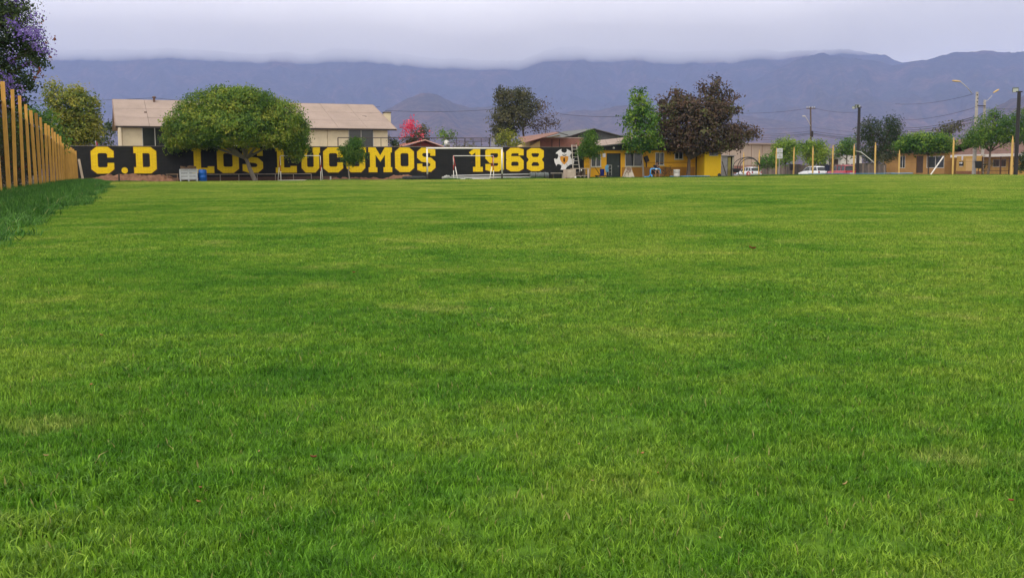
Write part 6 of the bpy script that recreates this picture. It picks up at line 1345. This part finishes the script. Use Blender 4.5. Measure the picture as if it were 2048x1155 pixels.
# garden wall with arrow sign and barred gate
ug = 84.9
gw2 = Thing('garden_wall', 'ochre street wall with arrow sign and brown barred gate', 'wall', UV(ug, to_uv(PU(1960, 340, ug))[1], -.28))
def vofu(px): return to_uv(PU(px, 335, ug))[1]
zt_ = PU(1935, 312, ug).z
gw2.part('masonry', MB().uvbox(ug, ug + .15, vofu(1962), vofu(1913), -.3, zt_), ochre2)
gw2.part('panel', MB().uvbox(ug - .03, ug - .002, vofu(1951), vofu(1932), .1, PU(1940, 317, ug).z), mat('ochre_panel', (.56, .36, .15), .8, .1))
gw2.part('plinth', MB().uvbox(ug - .04, ug - .0025, vofu(1962), vofu(1913), -.29, PU(1935, 342, ug).z), mat('brown_plinth', (.22, .1, .05), .9, .15))
for (px0, px1) in ((1963, 1964.5), (1999.5, 2001), (2016.5, 2018)): gw2.part('gate_post', MB().uvbox(ug, ug + .09, vofu(px1), vofu(px0), -.3, PU(px0, 313, ug).z), mat('gate_brown', (.075, .035, .022), .7, .2))
for y in (314.5, 341): gw2.part('gate_rail', MB().uvbox(ug + .02, ug + .06, vofu(2018), vofu(1963), PU(1990, y + 1, ug).z, PU(1990, y, ug).z), MATS['gate_brown'])
v = vofu(2017.8) + .1
while v < vofu(1964.6): gw2.part('gate_bar', MB().tube([UV(ug + .04, v, -.2), UV(ug + .04, v, PU(1990, 315, ug).z)], .018, 5), MATS['gate_brown']); v += .17
gw2.part('arrow_sign', MB().box(PU(1923, 327.5, ug) - WU * .03, .03, .62, .42, WU, WV), clubblk, bevel=.01)
ar = MB(); c = PU(1922.5, 326, ug) - WU * .052; P2_ = lambda dv_, dz_: c - WV * dv_ + Vector((0, 0, dz_))
ar.poly([P2_(-.24, .05), P2_(.05, .05), P2_(.05, .12), P2_(.26, 0), P2_(.05, -.12), P2_(.05, -.05), P2_(-.24, -.05)], WU * .008)
gw2.part('arrow', ar, white_p); gw2.part('sign_line', MB().box(PU(1923, 332.5, ug) - WU * .05, .01, .45, .05, WU, WV), white_p)
gw2.part('notice', MB().box(PU(1925, 316.5, ug) - WU * .02, .02, .22, .4, WU, WV), mat('white_notice', None))
# garden creeper on the gate
tree('gate_shrub', 'thin straggly shrub growing against the barred gate', 104, 1975, [(1972, 328, 10, 9), (1985, 326, 10, 7), (1968, 338, 6, 7)], L_olive, size=.14, dens=.35, per=6, trunk_r=.03, cat='shrub', shell=.2, base=zz_(PU(1972, 345, 84.3), -.28))
# ---- trees along the street
def stree(name, label, u, px, lobes, lm, **kw):
    q = PU(px, 345, u); Y = q.y; return tree(name, label, Y, px, lobes, lm, base=zz_(q, float(gz(q.x, q.y))), group='street trees', **dict(kw, dens=kw['dens'] * 1.7))
stree('lime_tree', 'bright lime green tree behind the sign plates', 84, 1572, [(1572, 290, 26, 18), (1560, 298, 20, 20), (1585, 300, 20, 22), (1570, 315, 28, 18), (1552, 315, 14, 14)], L_lime, size=.26, dens=.8, per=8, trunk_r=.1, shell=.3)
stree('lime_tree', 'fresh green tree above the white hatchback', 84, 1630, [(1630, 292, 24, 16), (1615, 302, 20, 20), (1645, 305, 22, 18), (1630, 318, 30, 14), (1605, 292, 12, 14)], L_lime, size=.26, dens=.8, per=8, trunk_r=.1, shell=.3)
stree('lime_tree', 'green tree directly left of the tall black floodlight pole', 84, 1695, [(1695, 288, 20, 14), (1685, 298, 18, 14), (1702, 302, 18, 14), (1675, 308, 10, 10)], L_green, size=.26, dens=.8, per=8, trunk_r=.1, shell=.3)
stree('dark_pine', 'dark bushy conifer right of the tall black floodlight pole', 80, 1752, [(1742, 250, 22, 18), (1730, 265, 22, 24), (1785, 245, 22, 20), (1770, 268, 34, 28), (1735, 295, 26, 28), (1775, 300, 30, 22), (1790, 265, 20, 24), (1755, 315, 36, 14)], L_dark, size=.26, dens=.8, per=8, trunk_r=.14, shell=.3, aspect=3.5)
stree('umbrella_tree', 'flat dome shaped street tree with thin trunk before the ochre house', 80, 1857, [(1850, 280, 50, 18), (1825, 288, 36, 18), (1880, 286, 30, 20), (1850, 294, 58, 16), (1805, 294, 18, 14), (1895, 292, 18, 14)], L_green, size=.24, dens=1.0, per=9, trunk_r=.07, shell=.5, toneamp=.9)
stree('feathery_tree', 'wide feathery green tree around the concrete poles', 80, 1975, [(1985, 250, 40, 32), (2020, 262, 40, 34), (1950, 278, 34, 20), (1955, 268, 26, 22), (1995, 272, 46, 22), (1940, 285, 22, 10), (2045, 240, 30, 30), (2060, 270, 36, 26), (1990, 228, 16, 14), (1965, 290, 26, 8)], L_green, size=.24, dens=.7, per=8, trunk_r=.12, shell=.3, aspect=3.0, toneamp=.8)
stree('hedge_bush', 'dark hedge bush at the right edge behind the floodlight pole', 83, 2050, [(2050, 318, 18, 18), (2045, 335, 16, 12), (2070, 320, 20, 22)], L_dark, size=.2, dens=.8, per=8, trunk_r=.05, shell=.3, cat='shrub')
stree('pale_shrub', 'pale far tree between the cables and the concrete pole', 110, 1895, [(1898, 258, 24, 16), (1915, 250, 14, 14), (1880, 266, 18, 12)], L_olive, size=.34, dens=.6, per=7, trunk_r=.1, shell=.3)
stree('young_street_tree', 'slim pale trunked sapling between fence posts beside the pine', 78.5, 1770, [(1768, 315, 10, 12), (1760, 322, 8, 8)], L_olive, size=.16, dens=.5, per=6, trunk_r=.05, shell=.2, bk=bark2)
stree('yard_bush', 'green bush beside the yard left of the sign plates', 76, 1535, [(1535, 322, 20, 18), (1520, 330, 14, 14), (1548, 325, 12, 16)], L_green, size=.22, dens=.7, per=8, trunk_r=.05, shell=.3, cat='shrub')
# distant low town greenery and roofs in front of the hills
# far screen of trees seen in gaps
for i, (px, py, rx, ry, Y, lm, lab) in enumerate(((1100, 300, 26, 20, 150, L_dark, 'dark far tree between brick house and clubhouse'), (1650, 312, 30, 20, 190, L_dark, 'dark far tree behind the red car'), (930, 296, 30, 14, 170, L_olive, 'dull far tree behind the pipe railing'), (60, 300, 70, 50, 110, L_dark, 'dark far tree behind the net fence'), (1480, 300, 30, 20, 170, L_dark, 'dark far tree behind the yard'), (1790, 300, 40, 26, 190, L_dark, 'dark far tree behind the conifer'), (2080, 290, 60, 40, 150, L_dark, 'dark far tree past the right edge'))):
    if i in (2, 5, 6, 3, 1): tree('far_tree', lab, Y, px, [(px, py, rx, ry), (px - rx * .5, py + 5, rx * .6, ry * .8), (px + rx * .5, py + 6, rx * .6, ry * .7)], lm, size=.4, dens=.6, per=7, trunk_r=.15, shell=.3, group='far trees', base=zz_(P(px, 345, Y), -.4))

# ================================================================== FALLEN LEAVES ON THE LAWN
leaf_m = mat('dead_leaf', (.34, .14, .06), .8, .3, 60, bump=0); leaf_d = mat('dark_dead_leaf', (.20, .05, .025), .8, .3, 60, bump=0); leaf_p = mat('pale_dead_leaf', (.36, .25, .11), .8, .25, 60, bump=0)
fl = [(397, 1003, 9, leaf_m, 'round tan leaf lying lowest in the left foreground'), (401, 974, 6, leaf_m, 'small orange leaf just above the round tan leaf'), (627, 914, 12, leaf_d, 'dark red brown leaf in the middle left foreground'), (92, 911, 8, leaf_p, 'pale leaf pair at the left edge foreground'), (1285, 906, 7, leaf_m, 'orange leaf right of centre in the foreground'), (2022, 1001, 10, leaf_d, 'brown leaf near the right edge'), (1185, 961, 6, leaf_p, 'pale leaf below centre right'), (1690, 968, 12, leaf_p, 'curled straw coloured leaf in the right foreground'), (203, 670, 6, leaf_m, 'tiny orange leaf at the middle left'), (182, 769, 6, leaf_m, 'tiny tan leaf lower left of centre height'), (1505, 497, 12, leaf_d, 'red brown leaf far out on the right half of the lawn'), (1158, 888, 7, leaf_p, 'faded leaf above the orange leaf'), (1316, 945, 5, leaf_m, 'tiny leaf right below the orange leaf'), (518, 902, 5, leaf_p, 'tiny pale leaf left of the dark red leaf'), (1440, 1075, 6, leaf_p, 'thin tan leaf near the bottom right of centre'), (708, 545, 6, leaf_d, 'tiny dark leaf in the distance left of centre')]
for (px, py, sz, lm_, lab) in fl:
    d = ray(px, py); t = (0.018 - CAMH) / d.z; c = CAM + d * t; L_ = sz * c.length / F * 1.1; n = 7; an0 = random.uniform(0, 6.28)
    ax_ = Vector((math.cos(an0), math.sin(an0), .15)); sx_ = Vector((-ax_.y, ax_.x, .1)); top_ = []; 
    for i in range(n + 1):
        q = i / n; w_ = (.10 if sz == 12 and lm_ is leaf_p else .34) * math.sin(math.pi * q) ** .8 + .01; zc = .18 * (q - .5) ** 2 * 4
        for s_ in (-1, 0, 1): top_.append(c + ax_ * L_ * (q - .5) + sx_ * L_ * w_ * s_ + Vector((0, 0, L_ * (zc + .22 * abs(s_)))))
    mb = MB().add(top_, [(i * 3 + k, i * 3 + k + 1, (i + 1) * 3 + k + 1, (i + 1) * 3 + k) for i in range(n) for k in range(2)])
    o = single('fallen_leaf', lab, 'leaf', mb, lm_, c, 'leaves fallen on the lawn', smooth=True); so_ = o.modifiers.new('thick', 'SOLIDIFY'); so_.thickness = .0006
